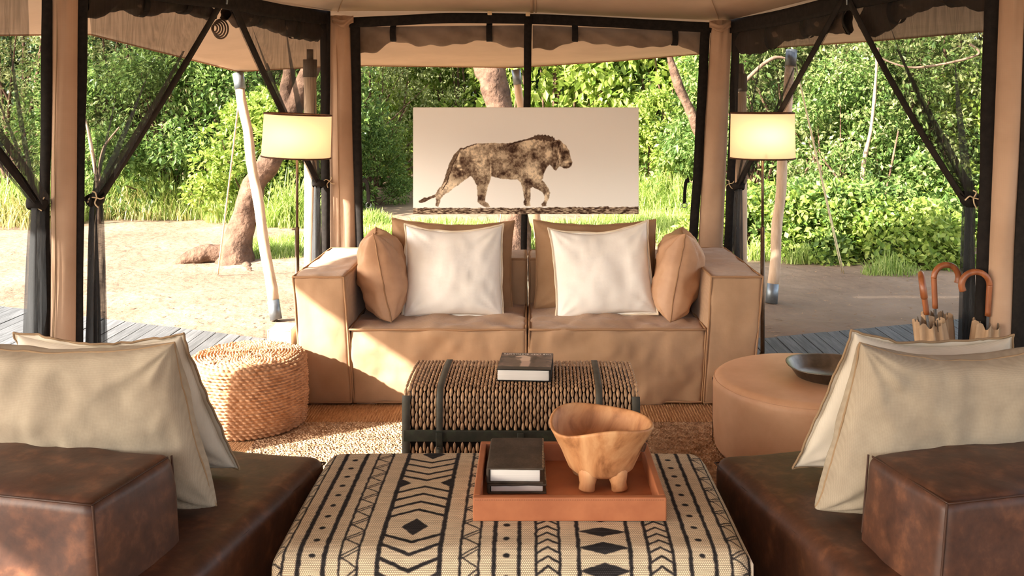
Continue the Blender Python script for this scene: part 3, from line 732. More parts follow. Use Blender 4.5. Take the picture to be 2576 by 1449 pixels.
def cushion(label, w, h, t, loc, yaw=0, tilt=0, roll=0, cm=white_m, pm=whitep_m, pinch=0.06, wr=0.010, seed=1, pr=0.005, fill=0.42, flange=0.0, sag=0.0, group=None, n=40, wav=0.003, trap=0.0):
    M = Matrix.Rotation(yaw, 4, 'Z') @ Matrix.Rotation(tilt, 4, 'X') @ Matrix.Rotation(roll, 4, 'Y')
    q = thing('cushion', label, 'cushion', loc, M.to_euler(), group)
    VF, loop = pillow(w, h, t, n, pinch, wr, seed, fill, sag, trap)
    obj('cover', VF, cm, q)
    lp = loop.copy(); c = np.zeros(3)
    if flange: lp = lp * (1 + flange / np.linalg.norm(lp, axis=1, keepdims=True))
    lp[:, 1] += wav * 1.6 * fbm(lp, 16, seed + 4); lp[:, [0, 2]] += wav * fbm(lp, 12, seed + 6)[:, None]
    if flange:
        R = np.stack([loop * 0.985, (loop + lp) / 2, lp], 1); R = np.concatenate([R, R[:1]])
        R[..., 1] = R[..., 1] + np.array([0, 0.0, 0.0]); Vg, Fg = sheet(R, 0.004, (0, 1, 0))
        obj('flange', (Vg, Fg), cm, q)
    obj('piping', tube(lp, pr, 6, closed=True), pm, q)
    return q
SB = 0.398
def stand(h, tilt): return SB + h / 2 * math.cos(tilt) - 0.005
cushion('big tan back cushion standing behind the cream one at the lamp with trees side', 0.70, 0.50, 0.17, (-0.435, 5.40, stand(.5, .2)), 0.02, -0.20, 0.02, tan_m, sofap_m, 0.05, 0.012, 11, sag=0.02)
cushion('big tan back cushion standing behind the tilted cream one, umbrella side', 0.70, 0.50, 0.17, (0.378, 5.40, stand(.5, .2)), -0.03, -0.20, -0.01, tan_m, sofap_m, 0.05, 0.012, 12, sag=0.02)
cushion('square cream cushion standing upright on the sofa seat nearest the basket', 0.535, 0.50, 0.19, (-0.412, 5.235, stand(.5, .3)), 0.03, -0.30, 0.0, white_m, whitep_m, 0.055, 0.012, 13, flange=0.012, sag=0.03, wav=0.005)
cushion('square cream cushion tilted on the sofa seat nearest the caramel pouf', 0.54, 0.50, 0.19, (0.405, 5.235, stand(.5, .3)), -0.05, -0.30, -0.085, white_m, whitep_m, 0.065, 0.012, 17, flange=0.012, sag=0.035, wav=0.005)
cushion('plump tan suede cushion seen edge on against the sofa arm by the basket', 0.44, 0.47, 0.26, (-0.800, 5.24, stand(.47, .18) - 0.005), math.radians(98), -0.20, 0.05, suede_m, sofap_m, 0.09, 0.020, 19, fill=0.36, pr=0.004)
cushion('plump tan suede cushion seen edge on against the sofa arm by the pouf', 0.44, 0.47, 0.26, (0.812, 5.24, stand(.47, .18) - 0.005), math.radians(82), 0.17, 0.05, suede_m, sofap_m, 0.09, 0.020, 23, fill=0.36, pr=0.004)

# ---------------------------------------------------------------- lion print, drawn pixel by pixel on a flat canvas
def polymask(X, Y, pts):
    pts = np.asarray(pts, float); m = np.zeros(X.shape, bool); j = len(pts) - 1
    for i in range(len(pts)):
        xi, yi = pts[i]; xj, yj = pts[j]
        if yi != yj:
            c = ((yi > Y) != (yj > Y)) & (X < (xj - xi) * (Y - yi) / (yj - yi) + xi)
            m ^= c
        j = i
    return m
def blur(a, k):
    for _ in range(2):
        for ax in (0, 1):
            c = np.cumsum(np.concatenate([np.repeat(np.take(a, [0], ax), k + 1, ax), a, np.repeat(np.take(a, [-1], ax), k, ax)], ax), ax)
            n = a.shape[ax]; i1 = np.take(c, np.arange(2 * k + 1, 2 * k + 1 + n), ax); i0 = np.take(c, np.arange(0, n), ax)
            a = (i1 - i0) / (2 * k + 1)
    return a
def thick(X, Y, pts, r):
    """distance mask to a polyline with radii"""
    m = np.zeros(X.shape)
    for i in range(len(pts) - 1):
        (x0, y0), (x1, y1) = pts[i], pts[i + 1]; r0, r1 = r[i], r[i + 1]
        dx, dy = x1 - x0, y1 - y0; t = np.clip(((X - x0) * dx + (Y - y0) * dy) / (dx * dx + dy * dy + 1e-9), 0, 1)
        d = np.hypot(X - x0 - t * dx, Y - y0 - t * dy); m = np.maximum(m, (d < r0 + (r1 - r0) * t))
    return m
def lion_print():
    W, H = 1240, 585
    gx, gy = np.meshgrid(np.linspace(40, 2520, W), np.linspace(48, 1218, H))
    P3 = np.stack([gx.ravel(), gy.ravel(), np.zeros(gx.size)], 1)
    N = lambda s, seed, oc=3, st=1.0: fbm(P3 * [1, st, 1], 1 / s, seed, oc).reshape(H, W)
    wob = 5 * N(26, 1); wob2 = 5 * N(26, 2); X, Y = gx + wob, gy + wob2
    paper = np.array([253, 248, 239.]) / 255
    img = np.ones((H, W, 3)) * paper
    body = [(560, 520), (600, 487), (680, 458), (745, 443), (900, 437), (1080, 440), (1150, 428), (1220, 410), (1300, 390), (1370, 372), (1430, 362), (1500, 366), (1560, 378), (1610, 405), (1640, 400), (1668, 415), (1690, 440), (1722, 462), (1738, 495), (1755, 522), (1762, 560), (1772, 600), (1795, 655), (1782, 690), (1755, 712), (1725, 722), (1690, 712), (1655, 692), (1628, 715), (1605, 740), (1578, 722), (1562, 690), (1545, 672), (1520, 690), (1490, 745), (1472, 795), (1458, 840), (1495, 890), (1530, 940), (1546, 990), (1530, 1050), (1508, 1100), (1500, 1130), (1458, 1134), (1456, 1105), (1480, 1080), (1488, 1030), (1470, 985), (1420, 950), (1355, 920), (1328, 930), (1332, 1010), (1325, 1080), (1332, 1134), (1280, 1136), (1255, 1105), (1262, 1050), (1250, 980), (1236, 900), (1214, 858), (1180, 835), (1100, 838), (1000, 826), (900, 800), (886, 850), (868, 900), (850, 960), (835, 1020), (832, 1080), (870, 1105), (888, 1140), (840, 1146), (790, 1118), (744, 1078), (750, 1000), (738, 900), (710, 840), (668, 797), (600, 850), (500, 920), (430, 975), (372, 1010), (342, 1050), (326, 1110), (312, 1142), (288, 1132), (290, 1070), (282, 1010), (305, 960), (360, 900), (420, 830), (440, 760), (470, 690), (500, 620)]
    bm = polymask(X, Y, body)
    tail = thick(X, Y, [(575, 520), (510, 580), (460, 670), (425, 770), (395, 860), (350, 945), (290, 1015), (215, 1045), (160, 1062), (120, 1080)], [30, 26, 22, 20, 18, 16, 14, 14, 24, 16]) > 0
    tone = np.clip(0.76 + 0.30 * N(90, 5, 4) + 0.24 * N(22, 9, 3) + 0.12 * N(7, 12, 2), 0, 1)
    dark = np.zeros((H, W))
    def blob(cx, cy, rx, ry, k, rot=0):
        nonlocal dark
        c, s = math.cos(rot), math.sin(rot); dx, dy = gx - cx, gy - cy
        u, v = (dx * c + dy * s) / rx, (-dx * s + dy * c) / ry
        dark = dark + k * np.exp(-(u * u + v * v))
    for b_ in ((1180, 620, 190, 150, .34), (1000, 790, 160, 50, .30), (1130, 500, 190, 40, .22), (560, 690, 70, 90, .62), (640, 650, 60, 120, .35, -.4), (520, 800, 90, 60, .42), (700, 780, 60, 90, .22), (790, 950, 60, 120, .42), (800, 1060, 50, 60, .35), (1470, 700, 40, 90, .5), (1540, 640, 30, 70, .45), (1470, 540, 30, 60, .35), (1600, 600, 40, 110, .42), (1590, 470, 60, 40, .7), (1635, 435, 32, 26, .6), (1690, 590, 34, 60, .45), (1720, 540, 26, 22, .7), (1765, 660, 34, 20, .8), (1720, 700, 52, 14, .7), (1600, 700, 26, 40, .5), (1300, 880, 60, 60, .5), (1400, 900, 90, 40, .42, .5), (1480, 980, 26, 50, .3), (1290, 960, 18, 90, .4), (1268, 1090, 16, 50, .6), (1480, 1105, 26, 30, .7), (310, 970, 24, 40, .4), (300, 1080, 16, 60, .4), (840, 1120, 40, 24, .5), (900, 690, 24, 90, .35, -.3), (1360, 590, 30, 40, .35)): blob(*b_)
    for b_ in ((700, 540, 110, 80, -.3), (1340, 470, 90, 60, -.32), (1360, 760, 70, 80, -.3), (1520, 560, 28, 60, -.35), (800, 690, 50, 60, -.15), (540, 600, 18, 46, -.7), (545, 690, 26, 16, -.9), (566, 728, 18, 12, -.9), (893, 730, 9, 80, -.6), (1300, 1010, 18, 80, -.2), (1650, 560, 14, 60, -.45), (1700, 470, 22, 30, -.4), (1730, 650, 30, 14, -.5), (470, 930, 90, 30, -.25), (1500, 1040, 16, 40, -.3)): blob(*b_)
    streak = np.clip(N(16, 31, 2, 0.25) * 1.4, -1, 1); mane = polymask(X, Y, [(1560, 450), (1640, 420), (1690, 500), (1660, 640), (1605, 745), (1555, 690)])
    tone = tone - dark + 0.28 * streak * mane
    ridge = thick(X, Y, [(1090, 462), (1180, 425), (1300, 395), (1380, 375), (1440, 368), (1520, 375), (1590, 400)], [5, 10, 12, 20, 26, 26, 14]) > 0
    back = thick(X, Y, [(590, 500), (680, 462), (740, 447)], [6, 8, 4]) > 0
    spiky = polymask(X, gy + 14 * N(9, 41, 1, 0.1), [(1330, 380), (1380, 352), (1450, 346), (1530, 350), (1600, 385), (1590, 420), (1400, 400)])
    tone = np.where(ridge | back | spiky, tone * 0.4 - 0.1, tone)
    tone = np.where(tail & ~bm, 0.36 + 0.2 * N(14, 50), tone); tone = np.where(thick(X, Y, [(215, 1045), (160, 1062), (118, 1082)], [14, 26, 16]) > 0, 0.2 + 0.1 * N(10, 3), tone)
    tedge = thick(X, Y, [(540, 555), (480, 670), (445, 770), (410, 870), (365, 950)], [4, 5, 5, 5, 4]) > 0
    tone = np.where(tedge, 0.1, tone)
    allm = bm | tail | spiky
    edge = blur(allm.astype(float), 5); tone = tone - 0.14 * (1 - np.clip((edge - .5) * 2, 0, 1)) * allm
    tone = np.clip(tone, 0, 1)[..., None]
    ink = np.array([58, 36, 24.]) / 255; lightf = np.array([244, 222, 188.]) / 255
    lion = ink * (1 - tone) + lightf * tone
    a = blur(allm.astype(float), 1)[..., None]
    img = img * (1 - a) + lion * a
    gl = 1148 + 8 * N(40, 60) - 14 * np.clip((gx - 1200) / 1300, 0, 1)
    g = np.clip((gy - gl) / 6, 0, 1)[..., None]
    gt = np.clip(0.5 + 0.75 * fbm(P3 * [0.35, 1, 1], 1 / 11, 70, 2).reshape(H, W), 0, 1)[..., None]
    gcol = ink * (1 - gt) + np.array([206, 184, 156.]) / 255 * gt
    sh = sum(np.exp(-((gx - cx) / w_) ** 2) for cx, w_ in ((300, 40), (830, 70), (1290, 50), (1480, 40)))
    img = img * (1 - g) + gcol * g
    return img
pr = thing('lion_print', 'wide canvas print of a walking lion hung on the middle window strap', 'picture', tuple(at(1323, 404, 5.92)))
pw, ph, pt = 566 * 5.92 / FPX, 268 * 5.92 / FPX, 0.022
obj('canvas_block', xf(rbox(-pw / 2, pw / 2, -pt, 0, -ph / 2, ph / 2, 0.004, 4), (0, 0, 0)), boxc_m, pr)
n_ = 12; gx, gz = np.meshgrid(np.linspace(-1, 1, n_), np.linspace(-1, 1, n_), indexing='ij')
Pp = np.stack([gx * (pw / 2 - 0.001), -pt - 0.0012 - 0.003 * (1 - gx ** 2) * (1 - gz ** 2), gz * (ph / 2 - 0.001)], -1)
obj('printed_face', grid(Pp), imgmat('lion_print_ink', lion_print(), rough=0.75, spec=0.2), pr, uv=np.stack([(gx + 1) / 2, (gz + 1) / 2], -1).reshape(-1, 2))
for sx in (-0.03, 0.03):
    obj('hanging_cord', tube([(sx, 0.004, ph / 2 - 0.02), (sx * 0.3, 0.01, ph / 2 - 0.002)], 0.002, 5), cord_m, pr)

# ---------------------------------------------------------------- floor lamps
def floor_lamp(label, loc, r, tilt, zs0, zs1, seed):
    t = thing('floor_lamp', label, 'lamp', loc)
    obj('base', lathe([(0.0, 0.0), (0.085, 0.0), (0.088, 0.006), (0.08, 0.016), (0.025, 0.022), (0.018, 0.03), (0, 0.03)], 32), metal_m, t)
    obj('collar', lathe([(0.0, 0.165), (0.032, 0.165), (0.034, 0.172), (0.028, 0.18), (0.016, 0.188), (0.016, 0.215), (0.0, 0.216)], 24), metal_m, t)
    obj('sleeve', tube([(0, 0, 0.02), (0, 0, 0.887)], 0.0115, 14), metal_m, t)
    obj('thumb_screw', tube([(0.0, 0, 0.875), (-0.028, -0.004, 0.875)], 0.004, 8), metal_m, t)
    obj('pole', tube([(0, 0, 0.86), (0, 0, zs0 + 0.06)], 0.0075, 12), metal_m, t)
    sh = obj('lamp_shade', xf(lathe([(r * 1.01, zs0), (r * 1.0, (zs0 + zs1) / 2), (r * 0.985, zs1)], 64), (0, 0, 0)), shade_m, t)
    zc = (zs0 + zs1) / 2
    sh.matrix_parent_inverse = Matrix.Translation((0, 0, zc)) @ Matrix.Rotation(tilt, 4, 'Y') @ Matrix.Translation((0, 0, -zc))
    for z, rr in ((zs0, r * 1.012), (zs1, r * 0.987)):
        obj('rim_trim', tube([(rr * math.cos(a), rr * math.sin(a), z) for a in np.linspace(0, 2 * PI, 64, endpoint=False)], 0.0042, 6, closed=True), woodd_m, sh)
    for k in range(3):
        a = k * 2 * PI / 3 + 0.4
        obj('shade_spoke', tube([(0, 0, zs0 + 0.075), (r * 0.98 * math.cos(a), r * 0.98 * math.sin(a), zs0 + 0.03)], 0.002, 5), metal_m, sh)
    m = bpy.data.materials.get('lamp_bulb')
    if m is None:
        m = bpy.data.materials.new('lamp_bulb'); m.use_nodes = True
        e = m.node_tree.nodes['Principled BSDF']; e.inputs['Emission Color'].default_value = S(255, 214, 150); e.inputs['Emission Strength'].default_value = 6
    obj('bulb', lathe([(0.0, zs0 + 0.06), (0.013, zs0 + 0.062), (0.015, zs0 + 0.085), (0.028, zs0 + 0.115), (0.03, zs0 + 0.135), (0.02, zs0 + 0.158), (0, zs0 + 0.165)], 20), m, t)
    L = bpy.data.lights.new('lamp_light', 'POINT'); lo = bpy.data.objects.new('lamp_light', L); COL.objects.link(lo)
    L.energy = LAMP_W; L.color = (1.0, 0.76, 0.53); L.shadow_soft_size = 0.035; lo.parent = t; lo.location = (0, -0.07, zc)
LAMP_W = 2.1
floor_lamp('floor lamp with slightly crooked cream drum shade at the basket end of the sofa', (-1.238, 5.1, 0), 0.179, 0.045, 1.262, 1.490, 1)
floor_lamp('floor lamp with level glowing cream drum shade at the pouf end of the sofa', (1.250, 5.1, 0), 0.169, 0.0, 1.257, 1.497, 2)
lampR = [o for o in COL.objects if o.name.startswith('floor_lamp')][-1]
obj('lamp_cord', tube(spline([(0.03, 0.02, 0.012), (0.10, 0.22, 0.008), (0.16, 0.42, 0.006), (0.26, 0.40, 0.006), (0.34, 0.30, 0.006), (0.42, 0.34, 0.006)], 40), 0.005, 6), black_m, lampR)
b_ = thing('canvas_box', 'small sunlit cream canvas box tucked between basket and sofa arm', 'box', (-1.27, 4.93, 0))
obj('body', rbox(-0.07, 0.055, -0.04, 0.13, 0, 0.39, 0.014, 6, wr=0.003), boxc_m, b_)
obj('piping', rectloop([(-0.066, -0.036, 0.012), (0.051, -0.036, 0.012), (0.051, -0.036, 0.386), (-0.066, -0.036, 0.386)], 0.004), whitep_m, b_)

# ---------------------------------------------------------------- rug
rug = thing('rug', 'woven brown jute rug with ribbed border under the sofa and tables', 'rug', (0, 3.6, 0))
obj('backing', xf(rbox(-1.42, 1.42, -1.9, 1.75, 0.003, 0.007, 0.0015, 4), (0, 0, 0)), rugb_m, rug)
gx = np.arange(-1.25, 1.30, 0.0046); gy = np.arange(-0.15, 1.02, 0.0046)
X, Y = np.meshgrid(gx, gy, indexing='ij'); p = 0.0185
rr = np.floor(Y / p); xx = X / p + 0.5 * (rr % 2) + 0.12 * vnoise(np.stack([X.ravel(), Y.ravel(), 0 * X.ravel()], 1), 30, 3).reshape(X.shape)
hgt = 0.011 * np.abs(np.sin(PI * xx)) ** 0.6 * np.abs(np.sin(PI * Y / p)) ** 0.6
hgt *= 0.8 + 0.35 * fbm(np.stack([X.ravel(), Y.ravel(), 0 * X.ravel()], 1), 60, 5, 2).reshape(X.shape)
obj('looped_pile', grid(np.stack([X, Y, 0.006 + hgt * 0.7], -1)), rug_m, rug, kind='stuff')
gx = np.arange(-1.40, 1.40, 0.0035); gy = np.arange(1.02, 1.36, 0.022)
X, Y = np.meshgrid(gx, gy, indexing='ij'); hgt = 0.007 * np.abs(np.sin(PI * X / 0.014)) * (0.7 + 0.3 * np.cos(Y * 290))
obj('ribbed_border', grid(np.stack([X, Y, 0.006 + hgt * 0.6], -1)), rugb_m, rug)

# ---------------------------------------------------------------- woven basket stool
bk = thing('basket_stool', 'round woven seagrass stool half sunlit beside the sofa', 'stool', (-1.357, 4.62, 0.014))
prof = [(0.262, 0.0)]
for i in range(1, 121): prof.append((0.264 + 0.006 * math.sin(i / 120 * PI), 0.285 * i / 120))
for i in range(1, 25):
    a = i / 24 * PI / 2; prof.append((0.229 + 0.035 * math.cos(a), 0.285 + 0.035 * math.sin(a)))
for i in range(1, 81): prof.append((0.229 * (1 - i / 80) + 0.004, 0.320 + 0.006 * math.sin(i / 80 * PI / 2)))
prof = np.array(prof); seg = np.r_[0, np.cumsum(np.linalg.norm(np.diff(prof, axis=0), axis=1))]
sgrid = np.linspace(0, seg[-1], 300); pr_ = np.stack([np.interp(sgrid, seg, prof[:, 0]), np.interp(sgrid, seg, prof[:, 1])], 1)
nt = 480; th = np.linspace(0, 2 * PI, nt, endpoint=False)
pitch = 0.0145; rowi = np.floor(sgrid / pitch); fr = sgrid / pitch - rowi
dn = np.gradient(pr_, axis=0); dn /= np.linalg.norm(dn, axis=1, keepdims=True); nr = np.stack([dn[:, 1], -dn[:, 0]], 1)
hh = np.sin(PI * fr)[:, None] ** 0.7 * (0.35 + 0.65 * np.abs(np.sin(PI * (th[None] / (2 * PI) * 62 + 0.5 * (rowi[:, None] % 2) + 0.35 * fr[:, None]))) ** 0.8)
jn = fbm(np.stack([np.repeat(rowi[:, None], nt, 1).ravel() * 0.7, np.repeat(th[None], 300, 0).ravel() * 9, np.zeros(300 * nt)], 1), 1.0, 8, 2).reshape(300, nt)
d = 0.0135 * hh * (1 + 0.3 * jn) + 0.004 * jn * (np.sin(PI * fr)[:, None])
R_ = pr_[:, 0][:, None] + nr[:, 0][:, None] * d; Z_ = pr_[:, 1][:, None] + nr[:, 1][:, None] * d
V = np.stack([R_ * np.cos(th), R_ * np.sin(th), Z_], -1).reshape(-1, 3)
k = np.arange(nt); k2 = (k + 1) % nt
F = np.concatenate([np.stack([i * nt + k, i * nt + k2, (i + 1) * nt + k2, (i + 1) * nt + k], 1) for i in range(299)])
obj('woven_body', (V, F), seagrass_m, bk)
obj('hessian_core', lathe([(0.0, 0.01), (0.255, 0.01), (0.255, 0.28), (0.225, 0.312), (0.0, 0.318)], 48), rattand_m, bk)

# ---------------------------------------------------------------- rattan trunk
TR = (-0.03, 3.66, 0.014)
tr = thing('rattan_trunk', 'low rattan trunk table with olive straps and dark green bands', 'trunk', TR, (0, 0, math.radians(-1.0)))
TW, TD, TH = 0.905, 0.42, 0.44
obj('core', rbox(-TW / 2 + 0.004, TW / 2 - 0.004, 0.008, TD - 0.004, 0.0, TH - 0.012, 0.045, 8), rattand_m, tr)
arc = [(0.0, 0.0)] + [(0.0, z) for z in np.linspace(0.02, TH - 0.055, 20)]
for a in np.linspace(0, PI / 2, 9)[1:]: arc.append((0.05 - 0.05 * math.cos(a), TH - 0.05 + 0.05 * math.sin(a)))
for y in np.linspace(0.06, TD - 0.03, 20)[1:]: arc.append((y, TH + 0.008 * math.sin((y - 0.05) / (TD - 0.05) * PI)))
for a in np.linspace(0, PI / 2, 6)[1:]: arc.append((TD - 0.03 + 0.03 * math.sin(a), TH - 0.03 + 0.03 * math.cos(a)))
arc = np.array(arc); sl = np.r_[0, np.cumsum(np.linalg.norm(np.diff(arc, axis=0), axis=1))]
def arcpt(s):
    y, z = np.interp(s, sl, arc[:, 0]), np.interp(s, sl, arc[:, 1])
    e = 0.004; y2, z2 = np.interp(s + e, sl, arc[:, 0]), np.interp(s + e, sl, arc[:, 1]); y1, z1 = np.interp(s - e, sl, arc[:, 0]), np.interp(s - e, sl, arc[:, 1])
    t = np.array([y2 - y1, z2 - z1]); t = t / (np.linalg.norm(t) + 1e-9); return np.array([0, y, z]), np.array([0, t[0], t[1]]), np.array([0, -t[1], t[0]])
# one rattan strand bump: an 8 sided spindle
sp = []
for c_, r_ in ((-1, 0.15), (-0.6, 0.75), (0, 1), (0.6, 0.75), (1, 0.15)):
    for a in np.linspace(0, 2 * PI, 6, endpoint=False): sp.append((r_ * math.cos(a), c_, r_ * math.sin(a)))
sp = np.array(sp); spF = np.concatenate([np.stack([i * 6 + np.arange(6), i * 6 + (np.arange(6) + 1) % 6, (i + 1) * 6 + (np.arange(6) + 1) % 6, (i + 1) * 6 + np.arange(6)], 1) for i in range(4)])
Vs, Fs, n = [], [], 0; ix = 0
xs = np.arange(-TW / 2 + 0.008, TW / 2 - 0.004, 0.0146)
for x in xs:
    s = 0.012 + (0.019 if ix % 2 else 0); ix += 1
    while s < sl[-1] - 0.02:
        c, tg, nm = arcpt(s); on_top = np.clip((c[1] - 0.02) / 0.05, 0, 1)
        ln = 0.0205 - 0.004 * on_top; rad = 0.0071 * random.uniform(0.88, 1.08)
        Q = np.array([1.0, 0, 0]) * sp[:, :1] * rad + tg * sp[:, 1:2] * ln + nm * sp[:, 2:] * rad * 0.95 + c + np.array([x + random.uniform(-.0008, .0008), 0, 0]) + nm * 0.001
        if not (0.238 < c[2] < 0.292 and c[1] < 0.01):
            Vs.append(Q); Fs.append(spF + n); n += len(sp)
        s += 0.038 - 0.008 * on_top
obj('rattan_weave', (np.concatenate(Vs), np.concatenate(Fs)), rattan_m, tr, kind='stuff')
def strap_over(x, w, s0, s1, lift, th):
    R = []
    for s in np.linspace(s0, s1, 60):
        c, tg, nm = arcpt(s); R.append([c + nm * lift + np.array([x + dx, 0, 0]) for dx in (-w / 2, 0, w / 2)])
    R = np.array(R); Vt, Ft = grid(R); Vb = np.concatenate([[ (arcpt(s)[0] + arcpt(s)[2] * (lift - th) + np.array([x + dx, 0, 0])) for dx in (-w / 2, 0, w / 2)] for s in np.linspace(s0, s1, 60)])
    m = len(Vt); ids = np.arange(m).reshape(60, 3); Fs = [Ft, Ft[:, ::-1] + m]
    for e in (ids[:, 0], ids[:, 2][::-1]): Fs.append(np.stack([e[:-1], e[:-1] + m, e[1:] + m, e[1:]], 1))
    return np.concatenate([Vt, Vb]), np.concatenate(Fs)
for x in (-0.312, 0.300):
    o = obj('strap', strap_over(x, 0.024, 0.0, sl[-1] - 0.01, 0.0095, 0.006), strap_m, tr)
obj('lid_band', rbox(-TW / 2 + 0.002, TW / 2 - 0.002, -0.010, 0.004, 0.243, 0.288, 0.003, 6), green_m, tr)
obj('foot_band', rbox(-TW / 2 + 0.002, TW / 2 - 0.002, -0.008, 0.004, 0.0, 0.035, 0.003, 6), green_m, tr)
for sx in (-1, 1):
    xo = sx * TW / 2
    o = obj('corner_edging', join([strap_over(xo - sx * 0.012, 0.030, 0.0, 0.415, 0.009, 0.012), rbox(*sorted((xo - sx * 0.004, xo + sx * 0.004)), -0.008, 0.05, 0.0, 0.40, 0.003, 3)]), strap_m, tr)
    e = obj('side_band', rbox(*sorted((xo - sx * 0.006, xo + sx * 0.003)), 0.0, TD, 0.243, 0.288, 0.003, 4), green_m, tr)
    obj('side_weave', rbox(*sorted((xo - sx * 0.016, xo - sx * 0.004)), 0.03, TD - 0.03, 0.02, TH - 0.03, 0.01, 6), rattan_m, tr)
for x in (-0.312, 0.0, 0.300):
    la = obj('latch', rbox(x - 0.013, x + 0.013, -0.018, -0.006, 0.225, 0.282, 0.003, 3), green_m, tr)
    obj('latch_loop', tube([(x - 0.008, -0.020, 0.232), (x - 0.008, -0.024, 0.222), (x + 0.008, -0.024, 0.222), (x + 0.008, -0.020, 0.232)], 0.0022, 6), green_m, la)

# picture book on the trunk
def cover_art():
    H, W = 260, 220; y, x = np.mgrid[0:H, 0:W] / 1.0; P3 = np.stack([x.ravel(), y.ravel(), 0 * x.ravel()], 1)
    n1 = fbm(P3, 1 / 40, 4, 4).reshape(H, W); n2 = fbm(P3, 1 / 14, 9, 3).reshape(H, W)
    t = np.clip(0.45 + 0.5 * n1 + 0.25 * n2, 0, 1)[..., None]
    a = np.array([52, 42, 38.]) / 255; b = np.array([168, 138, 120.]) / 255; img = a * (1 - t) + b * t
    def mix(mask, c, k=1.0):
        nonlocal img
        m = blur(mask.astype(float), 2)[..., None] * k; img = img * (1 - m) + np.array(c) / 255 * m
    # an elephant's head seen from above: dark brow, two ears, pale trunk curling to one side
    mix(polymask(x, y, [(20, 60), (80, 50), (95, 120), (60, 170), (25, 150)]), (92, 76, 68), .8)
    mix(polymask(x, y, [(200, 60), (140, 50), (128, 120), (160, 170), (198, 150)]), (104, 86, 76), .8)
    mix(polymask(x, y, [(92, 40), (130, 40), (126, 110), (140, 170), (100, 180), (88, 110)]), (206, 172, 150), .95)
    mix(thick(x, y, [(112, 150), (110, 190), (125, 205), (150, 195)], [22, 18, 14, 8]) > 0, (226, 196, 170), .95)
    mix(polymask(x, y, [(70, 100), (84, 96), (84, 200), (76, 210)]), (70, 56, 50), .8)
    top = y < 44; img[top] = np.array([24, 23, 24]) / 255
    return img[::-1, ::-1]
be = thing('picture_book', 'thick elephant picture book with dark cover lying on the rattan trunk', 'book', (-0.012, 3.86, 0.465), (0, 0, math.radians(-3.5)))
bw, bd, bt = 0.214, 0.246, 0.046
obj('back_cover', rbox(-bw / 2, bw / 2, -bd / 2, bd / 2, 0, 0.003, 0.001, 3, 1), black_m, be)
obj('pages', rbox(-bw / 2 + 0.004, bw / 2 - 0.008, -bd / 2 + 0.003, bd / 2 - 0.003, 0.003, bt - 0.003, 0.002, 4, 1), page_m, be)
obj('spine', rbox(bw / 2 - 0.006, bw / 2, -bd / 2, bd / 2, 0, bt, 0.002, 4, 2), black_m, be)
obj('front_cover', rbox(-bw / 2, bw / 2, -bd / 2, bd / 2, bt - 0.003, bt, 0.001, 3, 1), black_m, be)
gx, gy = np.meshgrid(np.linspace(0, 1, 4), np.linspace(0, 1, 4), indexing='ij')
obj('cover_picture', grid(np.stack([(gx - .5) * (bw - 0.002), (gy - .5) * (bd - 0.002), np.full(gx.shape, bt + 0.0008)], -1)), imgmat('cover_print', cover_art(), rough=0.35, spec=0.5), be, uv=np.stack([gx, gy], -1).reshape(-1, 2))
fc = bpy.data.curves.new('cover_title', 'FONT'); fc.body = 'THE LAST ELEPHANTS'; fc.size = 0.0165; fc.space_character = 1.25; fc.align_x = 'CENTER'; fc.align_y = 'CENTER'; fc.extrude = 0.0002; fc.offset = 0.0003
fo = bpy.data.objects.new('cover_title', fc); COL.objects.link(fo); fo.parent = be; fo.location = (0.002, bd / 2 - 0.022, bt + 0.0014); fo.rotation_euler = (0, 0, PI); fc.materials.append(page_m)
bpy.context.view_layer.update()
fm_ = bpy.data.meshes.new_from_object(fo.evaluated_get(bpy.context.evaluated_depsgraph_get()))
bpy.data.objects.remove(fo); fm_.materials.clear(); fm_.materials.append(page_m)
fo = bpy.data.objects.new('cover_title', fm_); COL.objects.link(fo); fo.parent = be; fo.location = (0.002, bd / 2 - 0.022, bt + 0.0014); fo.rotation_euler = (0, 0, PI)

